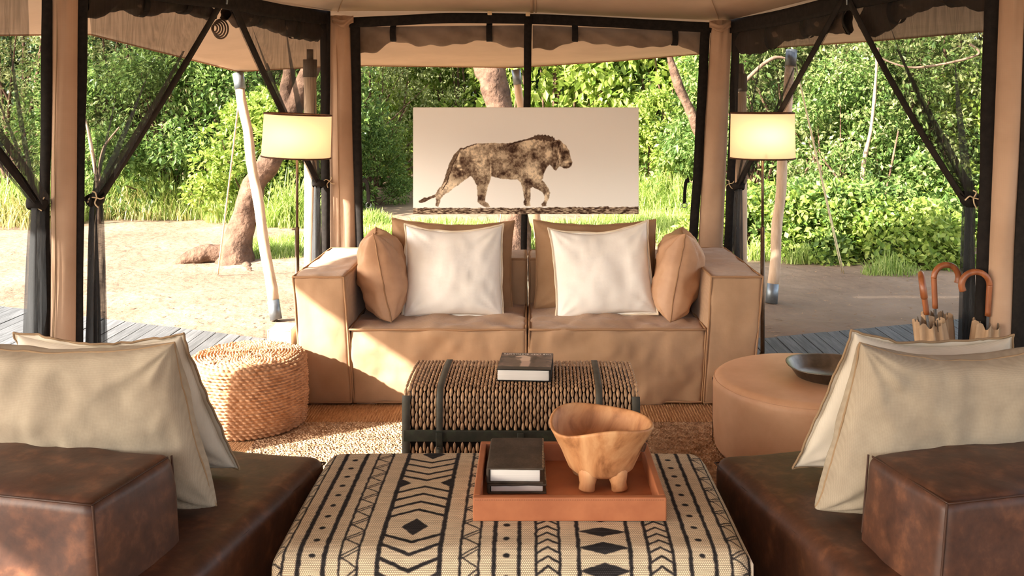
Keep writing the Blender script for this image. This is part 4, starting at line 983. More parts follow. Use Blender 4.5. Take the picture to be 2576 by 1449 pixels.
# ---------------------------------------------------------------- patterned ottoman
def textile():
    x0, x1, s0, s1, q = -0.98, 0.90, 2.02, 3.45, 0.00105
    W, H = int((x1 - x0) / q), int((s1 - s0) / q)
    xs = np.linspace(x0, x1, W); ss = np.linspace(s1, s0, H); X, Sg = np.meshgrid(xs, ss)
    P3 = np.stack([X.ravel(), Sg.ravel(), 0 * X.ravel()], 1)
    j1 = 0.0016 * fbm(P3, 70, 2, 2).reshape(H, W); j2 = 0.0016 * fbm(P3, 70, 5, 2).reshape(H, W); Xj, Sj = X + j1, Sg + j2
    px = lambda v: (v - 1330) / 992.0
    ink = np.zeros((H, W), bool)
    for c, w in ((714, 7), (754, 12), (818, 12), (856, 6), (902, 6), (952, 12), (1107, 12), (1158, 7), (1205, 6), (1243, 11), (1306, 10), (1349, 7), (1408, 7), (1456, 10), (1586, 10), (1633, 8), (1693, 8), (1736.5, 10), (1798, 10), (1837, 7), (1884, 7), (1925, 10), (674, 7), (640, 10)):
        ink |= np.abs(Xj - px(c)) < w / 992 / 2
    for c in (786, 1273, 1766):
        v = (Sj - 2.47 + 0.034) % 0.068 - 0.034; ink |= ((Xj - px(c)) / 0.0085) ** 2 + (v / 0.0078) ** 2 < 1
    def tri(t): return 2 * np.abs(t % 1.0 - 0.5)          # 1..0..1
    for a, b in ((856, 902), (1158, 1205), (1837, 1884), (674, 714)):
        m = (Xj > px(a)) & (Xj < px(b)); u = (Xj - px(a)) / (px(b) - px(a)); P = 0.078
        for off, wd_ in ((0, 0.0042), (0.013, 0.0036)):
            for sg in (0, 1):
                yy = (u * P / 2 if sg == 0 else P - u * P / 2)
                if off and sg == 1: continue
                v = (Sj - 2.40 - yy + off + P / 2) % P - P / 2; ink |= m & (np.abs(v) < wd_ / 1.6)
    # column of nested chevrons and a framed diamond
    m = (Xj > px(952)) & (Xj < px(1107)); h = (px(1107) - px(952)) / 2; u = np.abs(Xj - px(1029.5)) / h; P = 0.526
    v = (3.06 - Sj) % P
    for k in (0.08, 0.128, 0.18, 0.228): ink |= m & (np.abs(v - (k - 0.041 * u)) < 0.0062)          # V shapes
    for k in (0.274, 0.326, 0.378, 0.428): ink |= m & (np.abs(v - (k + 0.041 * u)) < 0.0062)         # peaks
    ink |= m & (u > 0.55 + 0.45 * np.abs(v - 0.248) / 0.036) & (np.abs(v - 0.248) < 0.04)
    dv = np.minimum(v, P - v); ink |= m & (dv / 0.046 + u / 0.46 < 1)
    # solid diamond column
    m = (Xj > px(1456)) & (Xj < px(1586)); u = np.abs(Xj - px(1521)) / ((px(1586) - px(1456)) / 2)
    v = np.abs((Sj - 2.43 + 0.038) % 0.076 - 0.038); ink |= m & (v / 0.0245 + u / 0.97 < 1)
    for a, b in ((1349, 1408), (1633, 1693)):
        m = (Xj > px(a)) & (Xj < px(b)); u = np.abs(Xj - px((a + b) / 2)) / ((px(b) - px(a)) / 2)
        v = (Sj - 2.40 + 0.024 * u + 0.016) % 0.033 - 0.0165; ink |= m & (np.abs(v) < 0.0042)
    a = blur(ink.astype(float), 1)[..., None]
    n1 = fbm(P3 * [1, 3, 1], 40, 7, 3).reshape(H, W)[..., None]
    cream = np.array([222, 200, 166.]) / 255 * (1 + 0.05 * n1); dark = np.array([50, 46, 45.]) / 255 * (1 + 0.2 * n1)
    img = cream * (1 - a) + dark * a
    pt = 0.0052; rowk = np.floor(Sg / (pt / 1.0)); hole = np.abs(np.sin(PI * (X / pt + 0.5 * (rowk % 2)))) ** 0.8 * np.abs(np.sin(PI * Sg / pt)) ** 0.8
    img = img * (0.40 + 0.70 * np.clip(hole * 1.5, 0, 1))[..., None]
    return img, (x0, x1, s0, s1)
timg, (tx0, tx1, ts0, ts1) = textile()
ot = thing('ottoman', 'large upholstered ottoman in cream cloth with black tribal stripes', 'ottoman', (0, 0, 0.014))
V, F = rbox(-0.655, 0.570, 2.39, 3.12, 0.006, 0.413, 0.055, k=6, bulge=0.016, nn=(36, 30, 16))
zt = 0.413; mid = (V[:, 1] > 2.45) & (V[:, 1] < 3.06)
down = np.clip(zt - V[:, 2], 0, 1)
sv = V[:, 1].copy(); fm = V[:, 1] < 2.445; sv = np.where(fm, V[:, 1] - down * 0.9, sv); sv = np.where(V[:, 1] > 3.065, V[:, 1] + down * 0.9, sv)
uvx = V[:, 0].copy(); side_m = (V[:, 0] < -0.60) & ~fm; uvx = np.where(V[:, 0] < -0.602, V[:, 0] - np.where(fm, 0, down * 0.7), uvx); uvx = np.where(V[:, 0] > 0.517, V[:, 0] + np.where(fm, 0, down * 0.7), uvx)
obj('cover', (V, F), imgmat('tribal_textile', timg, rough=0.95, bump=0.35, spec=0.1), ot, uv=np.stack([(uvx - tx0) / (tx1 - tx0), (sv - ts0) / (ts1 - ts0)], 1))
obj('edge_seam', rectloop([(0.566, 2.42, 0.02), (0.566, 2.42, 0.375), (0.566, 3.08, 0.375), (0.566, 3.08, 0.02)], 0.004), whitep_m, ot)
for fx in (-0.58, 0.50):
    for fy in (2.46, 3.05): obj('foot', lathe([(0.0, 0.0), (0.022, 0.0), (0.026, 0.02), (0.0, 0.02)], 14, (fx, fy, 0.0)), woodd_m, ot)

# tray, hide covered books and wooden bowl on the ottoman
TZ = 0.438
ty = thing('serving_tray', 'rectangular orange brown leather tray on the striped ottoman', 'tray', (0.110, 2.77, TZ), (0, 0, 0.0))
tw, td, thh, wt = 0.520, 0.425, 0.064, 0.020
obj('base', rbox(-tw / 2 + 0.004, tw / 2 - 0.004, -td / 2 + 0.004, td / 2 - 0.004, 0.0, 0.010, 0.003, 6), tray_m, ty)
for nm, b in (('front_wall', (-tw / 2, tw / 2, -td / 2, -td / 2 + wt)), ('back_wall', (-tw / 2, tw / 2, td / 2 - wt, td / 2)), ('side_wall', (-tw / 2, -tw / 2 + wt, -td / 2 + wt, td / 2 - wt)), ('side_wall', (tw / 2 - wt, tw / 2, -td / 2 + wt, td / 2 - wt))):
    w_ = obj(nm, rbox(*b, 0.0, thh, 0.004, 8), tray_m, ty)
    y_ = b[2] - 0.0006
    if nm == 'front_wall':
        st = [rbox(x, x + 0.0042, y_, y_ + 0.001, thh - 0.0065, thh - 0.0055, 0.0004, 1, 1) for x in np.arange(b[0] + 0.006, b[1] - 0.008, 0.0062)]
        obj('stitching', join(st), leathers_m, w_)
def hide_book(label, loc, w, d, t, rot, seed):
    q = thing('hide_book', label, 'book', loc, (0, 0, rot))
    obj('pages', rbox(-w / 2 + 0.008, w / 2 - 0.010, -d / 2 + 0.006, d / 2 - 0.006, 0.0045, t - 0.0045, 0.002, 4, 1), page_m, q)
    for z0 in (0.0, t - 0.0045):
        V, F = rbox(-w / 2, w / 2, -d / 2, d / 2, z0, z0 + 0.0045, 0.0018, 10, 2, wr=0.0012, wsc=22, seed=seed); obj('cover', (V, F), bookl_m, q)
    obj('spine', rbox(-w / 2 - 0.003, -w / 2 + 0.006, -d / 2, d / 2, 0.001, t - 0.001, 0.004, 6, 3), bookl_m, q)
    st = [rbox(w / 2 - 0.004, w / 2 + 0.0008, y, y + 0.003, t - 0.0025, t + 0.0006, 0.0006, 1, 1) for y in np.arange(-d / 2 + 0.004, d / 2 - 0.004, 0.009)]
    obj('edge_stitching', join(st), linenp_m, q)
hide_book('lower dark hide covered book lying on the leather tray', (-0.034, 2.835, TZ + 0.010), 0.166, 0.245, 0.027, 0.01, 1)
hide_book('upper dark hide covered book stacked on the other', (-0.036, 2.838, TZ + 0.0375), 0.160, 0.245, 0.044, -0.015, 2)
bo = thing('wooden_bowl', 'carved pale wood bowl on stubby legs standing in the tray', 'bowl', (0.212, 2.805, TZ + 0.010))
zr, rr = 0.178, 0.148
def wob(V, a):
    z = V[..., 2]; k = np.clip((z - 0.03) / (zr - 0.03), 0, 1)
    s = 1 + k * (0.035 * np.cos(2 * a + 0.6) + 0.014 * np.cos(3 * a + 1.0))
    V[..., 0] *= s; V[..., 1] *= s
    V[..., 2] += k ** 3 * (0.010 * np.cos(a * 2 + 2.2) + 0.006 * np.sin(3 * a)); return V
outp = [(0.0, 0.034), (0.05, 0.033), (0.080, 0.037), (0.096, 0.050), (0.106, 0.074), (0.118, 0.105), (0.132, 0.135), (0.142, 0.16), (0.148, 0.174), (0.1475, 0.179), (0.143, 0.181), (0.138, 0.178)]
inp = [(0.130, 0.155), (0.118, 0.125), (0.102, 0.098), (0.08, 0.078), (0.05, 0.068), (0.0, 0.065)]
obj('bowl_body', lathe(outp + inp, 64, wob=wob), wood_m, bo)
for a in (-2.15, -0.95, 0.75, 2.35):
    ca, sa = math.cos(a), math.sin(a)
    obj('leg', tube([(0.068 * ca, 0.068 * sa, 0.066), (0.076 * ca, 0.076 * sa, 0.040), (0.080 * ca, 0.080 * sa, 0.02), (0.084 * ca, 0.084 * sa, 0.004), (0.085 * ca, 0.085 * sa, 0.0)], [0.034, 0.028, 0.0225, 0.0235, 0.020], 16), wood_m, bo)
obj('knot_hole', xf(rbox(-0.011, 0.011, -0.004, 0.004, -0.013, 0.013, 0.004, 4, wr=0.002, wsc=60), (0.120, -0.055, 0.118), (0.25, 0.2, 1.12)), woodd_m, bo)
obj('knot_hole', xf(rbox(-0.004, 0.004, -0.003, 0.003, -0.004, 0.004, 0.0025, 3), (0.1275, -0.052, 0.136), (0.25, 0.2, 1.12)), woodd_m, bo)
obj('inner_knot', xf(lathe([(0.0, 0.004), (0.012, 0.004), (0.02, 0.001), (0.026, -0.002)], 14), (0.005, 0.02, 0.0665), (0, 0, 0), (1.1, 0.7, 1)), woodd_m, bo)

# ---------------------------------------------------------------- caramel pouf with metal pan
po = thing('round_pouf', 'round caramel leather pouf with a metal pan on it', 'pouf', (1.243, 4.23, 0.014))
pp = [(0.0, 0.0), (0.40, 0.0), (0.412, 0.02), (0.420, 0.12), (0.420, 0.26)] + [(0.375 + 0.045 * math.cos(a), 0.285 + 0.045 * math.sin(a)) for a in np.linspace(0, PI / 2, 9)] + [(0.2, 0.334), (0.0, 0.335)]
obj('cover', lathe(pp, 96), pouf_m, po)
obj('rim_seam', tube([(0.412 * math.cos(a), 0.412 * math.sin(a), 0.311) for a in np.linspace(0, 2 * PI, 90, endpoint=False)], 0.0022, 6, closed=True), pouf_m, po)
for a in (-1.72, -3.3, 0.2):
    obj('side_seam', tube([(0.4195 * math.cos(a), 0.4195 * math.sin(a), z) for z in np.linspace(0.02, 0.305, 12)], 0.0018, 5), leathers_m, po)
pn = thing('metal_pan', 'shallow tarnished metal pan on the caramel pouf', 'pan', (1.325, 4.20, 0.3505))
def pw_(V, a): V[..., 2] += 0.003 * np.sin(3 * a) * (V[..., 2] / 0.05); return V
obj('pan_body', lathe([(0.0, 0.0), (0.135, 0.0), (0.145, 0.004), (0.178, 0.050), (0.186, 0.052), (0.188, 0.055), (0.184, 0.056), (0.174, 0.052), (0.142, 0.008), (0.0, 0.006)], 64, wob=pw_), pan_m, pn)

# ---------------------------------------------------------------- leather lounge chairs with cushions
def chair(label, loc, ang, mir):
    sx = -1 if mir else 1
    t = thing('lounge_chair', label, 'chair', loc, (0, 0, ang))
    def fl(VF):
        V = np.array(VF[0], float)
        if mir: V[:, 0] *= -1; return V, VF[1][:, ::-1]
        return V, VF[1]
    o = obj('seat', fl(rbox(-0.98, 0.0, -0.95, 0.0, 0.06, 0.402, 0.045, k=5, bulge=0.012, wr=0.005, wsc=4, seed=3, nn=(20, 20, 10))), leather_m, t)
    obj('seat_seam', fl(join([rectloop([(-0.967, -0.937, 0.377), (-0.006, -0.937, 0.377), (-0.006, -0.006, 0.377), (-0.967, -0.006, 0.377)], 0.003)])), leathers_m, o)
    V, F = rbox(-1.02, -0.146, -0.965, -0.640, 0.03, 0.628, 0.028, k=4, bulge=0.010, wr=0.008, wsc=5, seed=8 + mir, nn=(26, 12, 20))
    V[:, 0] += 0.055 * np.clip((0.655 - V[:, 2]) / 0.6, 0, 1) * np.clip((V[:, 0] + 0.6) / 0.45, 0, 1)
    b = obj('backrest', fl((V, F)), leather_m, t)
    sh = lambda p: np.array([p[0] + 0.055 * max(0, (0.655 - p[2]) / 0.6) * (1 if p[0] > -0.5 else 0), p[1], p[2]])
    g = 0.006
    loop1 = tube(np.array([(x, -0.959, 0.622) for x in np.linspace(-1.014, -0.152, 20)] + [(-0.152, y, 0.622) for y in np.linspace(-0.94, -0.66, 10)]), 0.0028, 8, cap=False)
    loop2 = tube([sh((-0.152, -0.959, z)) for z in np.linspace(0.05, 0.622, 16)], 0.0028, 8, cap=False); loop3 = tube([sh((-0.152, -0.646, z)) for z in np.linspace(0.42, 0.622, 10)], 0.0028, 8, cap=False)
    obj('backrest_seam', fl(join([loop1, loop2, loop3])), leathers_m, b)
    for x in (-0.9, -0.09):
        for y in (-0.86, -0.09): obj('foot', fl(rbox(x - 0.025, x + 0.025, y - 0.025, y + 0.025, 0.0, 0.065, 0.004, 2)), woodd_m, t)
    Mx = Matrix.Translation(loc) @ Matrix.Rotation(ang, 4, 'Z')
    return t, Mx, sx
def chair_cushion(Mx, sx, label, w, h, t, lx, ly, yaw, tilt, roll, cm, pm, seed, **kw):
    loc = Mx @ Vector((sx * lx, ly, 0.418 + h / 2 * math.cos(tilt)))
    ang = Mx.to_euler().z
    return cushion(label, w, h, t, tuple(loc), ang + sx * yaw, tilt, sx * roll, cm, pm, seed=seed, **kw)
cL, ML, sL = chair('dark brown leather lounge chair on the basket side, back to the camera', (-0.652, 3.10, 0.014), math.radians(-12.4), False)
cR, MR, sR = chair('dark brown leather lounge chair on the pouf side, back to the camera', (0.596, 3.10, 0.014), math.radians(13.6), True)
chair_cushion(ML, sL, 'oat linen cushion leaning on the near left chair back', 0.66, 0.49, 0.20, -0.470, -0.580, 0.12, 0.22, -0.03, linen_m, linenp_m, 31, pinch=0.035, wr=0.014, pr=0.003, fill=0.30, sag=0.02, n=52, trap=0.085)
chair_cushion(ML, sL, 'pale flanged linen cushion in front on the left chair, nearest the basket', 0.62, 0.455, 0.16, -0.560, -0.318, 0.08, 0.30, -0.03, pale_m, linenp_m, 33, pinch=0.045, wr=0.012, pr=0.0035, flange=0.014, sag=0.03, n=46, wav=0.007, trap=0.15)
chair_cushion(MR, sR, 'oat linen cushion leaning on the near right chair back', 0.68, 0.49, 0.20, -0.450, -0.590, 0.10, 0.20, -0.03, linen_m, linenp_m, 35, pinch=0.035, wr=0.014, pr=0.003, fill=0.30, sag=0.045, n=52, trap=0.10)
chair_cushion(MR, sR, 'pale flanged linen cushion in front on the right chair, nearest the pouf', 0.60, 0.46, 0.16, -0.515, -0.335, 0.08, 0.30, -0.07, pale_m, linenp_m, 37, pinch=0.045, wr=0.012, pr=0.0035, flange=0.014, sag=0.03, n=46, wav=0.007, trap=0.15)

# ---------------------------------------------------------------- umbrellas by the right doorway
def umbrella(label, tip, hand, hook_dir, seed, hookpts):
    tip, hand = np.array(tip, float), np.array(hand, float); t = thing('umbrella', label, 'umbrella', tuple(tip))
    ax = hand - tip; L = np.linalg.norm(ax); ax /= L
    hd = np.array(hook_dir, float); hd -= ax * (hd @ ax); hd /= np.linalg.norm(hd); r = 0.050
    pts = [ax * (L - 0.165), ax * (L - 0.10), ax * (L - 0.05)]
    for a in np.linspace(PI, -0.25, 16): pts.append(ax * (L - 0.05 + r * math.sin(a)) + hd * (r + r * math.cos(a)))
    pts.append(pts[-1] - ax * 0.012 + hd * -0.004)
    obj('handle', tube(spline(pts, 60), [0.0105 + 0.002 * i / 59 for i in range(60)], 14), handle_m, t)
    obj('shaft', tube([ax * 0.0, ax * (L - 0.15)], 0.005, 8), steel_m, t)
    obj('ferrule', tube([ax * 0.0, ax * 0.05], 0.006, 8), capd_m, t)
    up = np.array([1.0, 0, 0]) - ax * ax[0]; up /= np.linalg.norm(up); w = np.cross(ax, up); R = []
    for s in np.linspace(0, 1, 26):
        z = 0.05 + s * (L - 0.245); rad = 0.012 + 0.052 * s ** 0.9 * (1 - 0.35 * max(0, s - 0.75) / 0.25); row = []
        for a in np.linspace(0, 2 * PI, 49):
            ru = rad * (1 + 0.28 * s * math.sin(8 * a + s * 3.0 + seed) + 0.12 * math.sin(3 * a + s * 5))
            zz = z + (0.012 * math.cos(8 * a + seed) if s > 0.9 else 0)
            row.append(ax * zz + up * ru * math.cos(a + s) + w * ru * math.sin(a + s))
        R.append(row)
    cl = obj('folded_canopy', grid(np.array(R)), brolly_m, t)
    for k in range(8):
        a = k * PI / 4 + 1.0 + 0.3
        e = ax * (L - 0.19) + (up * math.cos(a) + w * math.sin(a)) * 0.040
        obj('rib_tip', tube([e - ax * 0.035, e + ax * 0.010 + (up * math.cos(a) + w * math.sin(a)) * 0.003], 0.0022, 5), capd_m, cl)
Yu = 3.62
umbrella('tan folded umbrella whose hook handle is seen edge on, furthest from the canvas pole', (1.60, 3.58, 0.004), at(2316, 668, 3.55) + np.array([0, 0, -0.02]), (-0.35, -0.9, 0), 1, None)
umbrella('tan folded umbrella with the tallest hook handle, middle of the three', (1.60, 3.68, 0.004), at(2348, 655, 3.68) + np.array([0, 0, -0.02]), (1, 0.1, 0), 2, None)
umbrella('tan folded umbrella with its hook turned toward the others, nearest the canvas pole', (1.70, 3.62, 0.004), at(2491, 672, 3.56) + np.array([0, 0, -0.02]), (-1, 0.1, 0), 3, None)

# ---------------------------------------------------------------- trees, shrubs and grass
def leaves(C, N_, L, wid, seed, droop=0.3, fold=0.25):
    """diamond leaves (two triangles folded on the midrib) at centres C with rough outward normals N_"""
    rs = np.random.default_rng(seed); n = len(C)
    d = N_ * 0.6 + rs.normal(0, 0.75, (n, 3)); d[:, 2] -= droop; d /= np.linalg.norm(d, axis=1, keepdims=True)
    up = rs.normal(0, 0.6, (n, 3)) + np.array([0, 0, 1.0]); s = np.cross(d, up); s /= np.maximum(np.linalg.norm(s, axis=1, keepdims=True), 1e-6)
    nn = np.cross(s, d); ln = (L * rs.uniform(0.65, 1.3, n))[:, None]
    a = C; b = C + d * ln; l_ = C + d * ln * 0.45 + s * ln * wid + nn * ln * fold * 0.3; r_ = C + d * ln * 0.45 - s * ln * wid + nn * ln * fold * 0.3
    V = np.stack([a, r_, b, l_], 1).reshape(-1, 3); F = np.arange(4 * n).reshape(n, 4); return V, F
def bush_mesh(name, w, h, n, L, wid, mt, seed, clumps=40, feather=False, low=0.0, core=0.62):
    rs = np.random.default_rng(seed)
    # clump centres spread over an uneven dome
    ph = rs.uniform(0, 2 * PI, clumps); u = rs.uniform(0, 1, clumps)
    rad = np.sqrt(1 - (u * 0.97) ** 1.7) * rs.uniform(0.55, 1.0, clumps); cc = np.stack([rad * np.cos(ph) * w / 2, rad * np.sin(ph) * w / 2, low + (h - low) * u * rs.uniform(0.86, 1.06, clumps)], 1)
    cr = rs.uniform(0.09, 0.21, clumps) * w
    k = rs.integers(0, clumps, n); v = rs.normal(0, 1, (n, 3)); v /= np.linalg.norm(v, axis=1, keepdims=True)
    rr = rs.uniform(0.45, 1.0, n) ** 0.5; C = cc[k] + v * (cr[k] * rr)[:, None] * np.array([1, 1, 0.75])
    C[:, 2] = np.where(C[:, 2] < 0.02, rs.uniform(0.02, 0.3, n) * h * 0.3, C[:, 2])
    if feather:   # acacia: little leaflets strung along fine twigs
        tw = n // 9; base = C[:tw]; dirs = v[:tw] + rs.normal(0, 0.5, (tw, 3)); dirs[:, 2] = dirs[:, 2] * 0.4; dirs /= np.linalg.norm(dirs, axis=1, keepdims=True)
        t = np.linspace(0.1, 1, 9); C = (base[:, None] + dirs[:, None] * (t[None, :, None] * 0.24)).reshape(-1, 3); v = np.repeat(v[:tw], 9, 0)
    lv = leaves(C, v, L, wid, seed)
    V, F = lv; fm = np.zeros(len(F), np.int32)
    # branches
    parts = []
    for i in range(min(clumps, 16)):
        b = np.array([rs.normal(0, 0.05 * w), rs.normal(0, 0.05 * w), 0]); e = cc[i]
        m_ = (b + e) / 2 + rs.normal(0, 0.05 * w, 3)
        parts.append(tube(spline([b, m_, e], 7), np.linspace(0.012 + 0.006 * h, 0.004, 7), 5, cap=False))
    Vb, Fb = join(parts); 
    me = npmesh(name, V, F, smooth=False); me.materials.append(mt)
    mb = npmesh(name + '_stems', Vb, Fb); mb.materials.append(bark_m)
    return me, mb
KIND = {
    'broad': [bush_mesh('broad_leaves', 2.4, 2.4, 11000, 0.10, 0.30, leafA, 1), bush_mesh('broad_leaves', 2.2, 2.6, 11000, 0.095, 0.30, leafA, 2)],
    'mid': [bush_mesh('shrub_leaves', 2.4, 2.6, 13000, 0.075, 0.26, leafB, 3), bush_mesh('shrub_leaves', 2.6, 2.3, 13000, 0.08, 0.24, leafB, 4)],
    'acacia': [bush_mesh('acacia_leaves', 2.8, 3.0, 15000, 0.045, 0.26, leafC, 5, feather=True, low=0.3, clumps=55), bush_mesh('acacia_leaves', 2.8, 3.2, 15000, 0.045, 0.26, leafC, 6, feather=True, low=0.4, clumps=55)],
    'deep': [bush_mesh('thicket_leaves', 3.4, 3.6, 16000, 0.12, 0.28, leafD, 7, clumps=60), bush_mesh('thicket_leaves', 3.4, 3.4, 16000, 0.12, 0.28, leafB, 8, clumps=60)],
    'low': [bush_mesh('low_leaves', 1.7, 0.75, 7000, 0.085, 0.32, leafA, 9, clumps=34), bush_mesh('low_leaves', 1.8, 0.8, 7000, 0.085, 0.30, leafB, 10, clumps=34)],
}
cnt = 0
def bush(kind, px, Y, sc, label, var=0, zs=1.0, group=None, name=None, dz=0.0):
    global cnt; cnt += 1
    X = (px - 1330) * Y / FPX
    nm = name or {'broad': 'leafy_bush', 'mid': 'green_shrub', 'acacia': 'acacia_tree', 'deep': 'thicket_tree', 'low': 'low_shrub'}[kind]
    t = thing(nm, label, 'tree' if kind in ('acacia', 'deep') else 'bush', (X, Y, GZ - 0.02 + dz), (0, 0, cnt * 2.399), group); t.scale = (sc, sc, sc * zs)
    for k, me in zip(('foliage', 'stems'), KIND[kind][var % 2]):
        o = bpy.data.objects.new(k, me); COL.objects.link(o); o.parent = t
    return t
# far thicket closing the view
G1 = 'far thicket trees'
for i, px in enumerate(range(-260, 2900, 290)):
    bush('deep', px + random.uniform(-30, 30), 24 + (i % 2) * 2.4, 1.9, 'dark green thicket tree in the far row behind the nearer bushes', i, 1.15, G1)
# left side
bush('acacia', 60, 15.5, 1.5, 'feathery acacia tree filling the far left net opening', 0, 1.05)
bush('acacia', 330, 15.8, 1.5, 'feathery acacia tree seen through the diagonal net of the left doorway', 1, 1.0)
bush('mid', 210, 14.6, 1.0, 'green shrub behind the stitched canvas pole', 0, 0.9)
bush('mid', 430, 14.4, 1.12, 'dark green shrub standing behind the tall grass, left of the guy rope', 1, 1.0)
bush('mid', 560, 14.9, 1.25, 'tall green shrub behind the sunlit leaning pole', 0, 1.1)
bush('acacia', 560, 17.5, 1.6, 'taller acacia crown above the shrub behind the leaning pole', 0, 1.1)
bush('broad', 660, 13.6, 0.85, 'bright leafy bush right behind the crooked tree trunk', 0, 0.9)
bush('mid', 770, 15.2, 1.2, 'green shrub showing between the left lamp and the wooden post', 1, 1.15)
bush('acacia', 800, 18.0, 1.6, 'acacia crown above the left floor lamp', 1, 1.1)
# middle
bush('acacia', 930, 18.5, 1.25, 'acacia tree at the bend of the path, left of the lion print', 0, 1.05)
bush('mid', 935, 15.2, 0.55, 'small green shrub beside the path under the acacia', 0, 1.0)
bush('mid', 1060, 21.5, 1.3, 'green shrub closing the end of the path', 1, 1.2)
bush('broad', 1150, 20.0, 1.6, 'leafy tree behind the top corner of the lion print', 1, 1.25)
bush('broad', 1400, 17.5, 1.6, 'sunlit leafy bush above the lion print beside the strap', 0, 1.3)
bush('broad', 1560, 17.2, 1.5, 'sunlit leafy bush above the print, next to the slanting trunk', 1, 1.3)
bush('broad', 1690, 16.6, 1.35, 'bright leafy bush between the lion print and the window edge', 0, 1.25)
bush('broad', 1640, 15.0, 0.7, 'lower bright bush beside the lion print over the grass', 1, 1.0)
bush('mid', 1780, 16.0, 1.4, 'green bush behind the right canvas sleeve', 0, 1.2)
# right side
bush('mid', 1900, 13.5, 1.1, 'green shrub behind the right lamp shade', 1, 1.1)
bush('acacia', 2010, 14.0, 1.35, 'pale acacia tree behind the greyish pole', 0, 1.05)
bush('acacia', 2180, 13.6, 1.4, 'pale acacia tree in the middle of the right doorway', 1, 1.05)
bush('mid', 2120, 12.4, 0.8, 'leafy shrub under the acacia in the right doorway', 0, 1.0)
bush('mid', 2300, 12.6, 1.0, 'green shrub left of the hanging net by the umbrellas', 1, 1.1)
bush('acacia', 2420, 13.2, 1.5, 'acacia tree behind the net by the umbrellas', 0, 1.05)
bush('broad', 2470, 12.6, 0.9, 'bright leafy bush seen through the net by the umbrellas', 1, 1.0)
bush('acacia', 2620, 14.0, 1.5, 'acacia tree beyond the right canvas pole', 1, 1.0)
for i, (px, Y, s_, v) in enumerate(((1890, 11.0, 0.9, 0), (1985, 10.9, 0.85, 1), (2075, 10.6, 0.95, 0), (2165, 10.4, 0.9, 1), (2270, 10.0, 0.8, 0), (2350, 11.8, 1.1, 1), (2450, 11.9, 1.1, 0))):
    bush('low', px, Y, s_, ['low bright shrub at the foot of the right lamp', 'low shrub just right of the greyish pole foot', 'low bright shrub behind the two guy ropes', 'low shrub under the middle of the right doorway', 'low shrub reaching out furthest onto the sand', 'low shrub left of the net tail by the umbrellas', 'low bright shrub behind the net tail by the umbrellas'][i], v, 1.0)
# trunks
def tree_trunk(label, paths, mt=bark_m, name='tree_trunk', cat='tree', seed=0):
    base = np.array(paths[0][0][0]); t = thing(name, label, cat, tuple(base))
    for i, (pts, radii, kind) in enumerate(paths):
        P = spline([np.array(p) - base for p in pts], 60); R = np.interp(np.linspace(0, 1, 60), np.linspace(0, 1, len(radii)), radii)
        V, F = tube(P, R, 16)
        C_ = np.repeat(P, 16, 0); D_ = V[:len(C_)] - C_; V = V.copy(); V[:len(C_)] = C_ + D_ * (1 + 0.30 * fbm(V[:len(C_)] * [1, 1, 0.6], 5.0, seed + i, 4))[:, None]
        obj(kind, (V, F), mt, t)
    return t
Yt = 9.9
g0 = on(592, 662, GZ)
tree_trunk('crooked sunlit tree trunk with a spreading root, left of the sofa', [
    ([g0 + [0, 0, -0.05], at(602, 590, Yt), at(640, 478, Yt), at(688, 380, Yt), at(738, 270, Yt), at(790, 165, Yt), at(830, 60, Yt)], [0.20, 0.155, 0.135, 0.12, 0.10, 0.085, 0.07], 'trunk'),
    ([at(590, 640, Yt), at(545, 634, Yt - .05), at(490, 643, Yt - .1), on(440, 664, GZ) + [0, 0, -0.02]], [0.12, 0.085, 0.07, 0.035], 'root'),
    ([at(600, 645, Yt), at(615, 668, Yt - 0.1), on(632, 682, GZ) + [0, 0, -0.04]], [0.12, 0.08, 0.04], 'root'),
    ([at(728, 292, Yt), at(720, 230, Yt + .1), at(727, 180, Yt + .1), at(738, 90, Yt + .1)], [0.075, 0.065, 0.06, 0.05], 'branch')], seed=2)
Yc = 10.6
tree_trunk('stout grey tree trunk behind the lion print, forking under the awning', [
    (np.array([on(1303, 640, GZ) + [0, 0, -0.05], at(1292, 540, Yc), at(1272, 400, Yc), at(1258, 270, Yc), at(1240, 200, Yc), at(1222, 150, Yc), at(1200, 60, Yc)]), [0.19, 0.16, 0.15, 0.145, 0.15, 0.17, 0.12], 'trunk'),
    ([at(1242, 205, Yc), at(1270, 140, Yc), at(1310, 40, Yc)], [0.10, 0.08, 0.06], 'branch')], seed=5)
tree_trunk('thin slanting bare trunk in the sunlit bush at the right edge of the middle window', [
    ([on(1850, 600, GZ), at(1800, 430, 12.5), at(1745, 300, 12.5), at(1706, 215, 12.5), at(1684, 140, 12.5), at(1660, 40, 12.5)], [0.09, 0.08, 0.07, 0.062, 0.055, 0.05], 'trunk')], bark_m, seed=7)
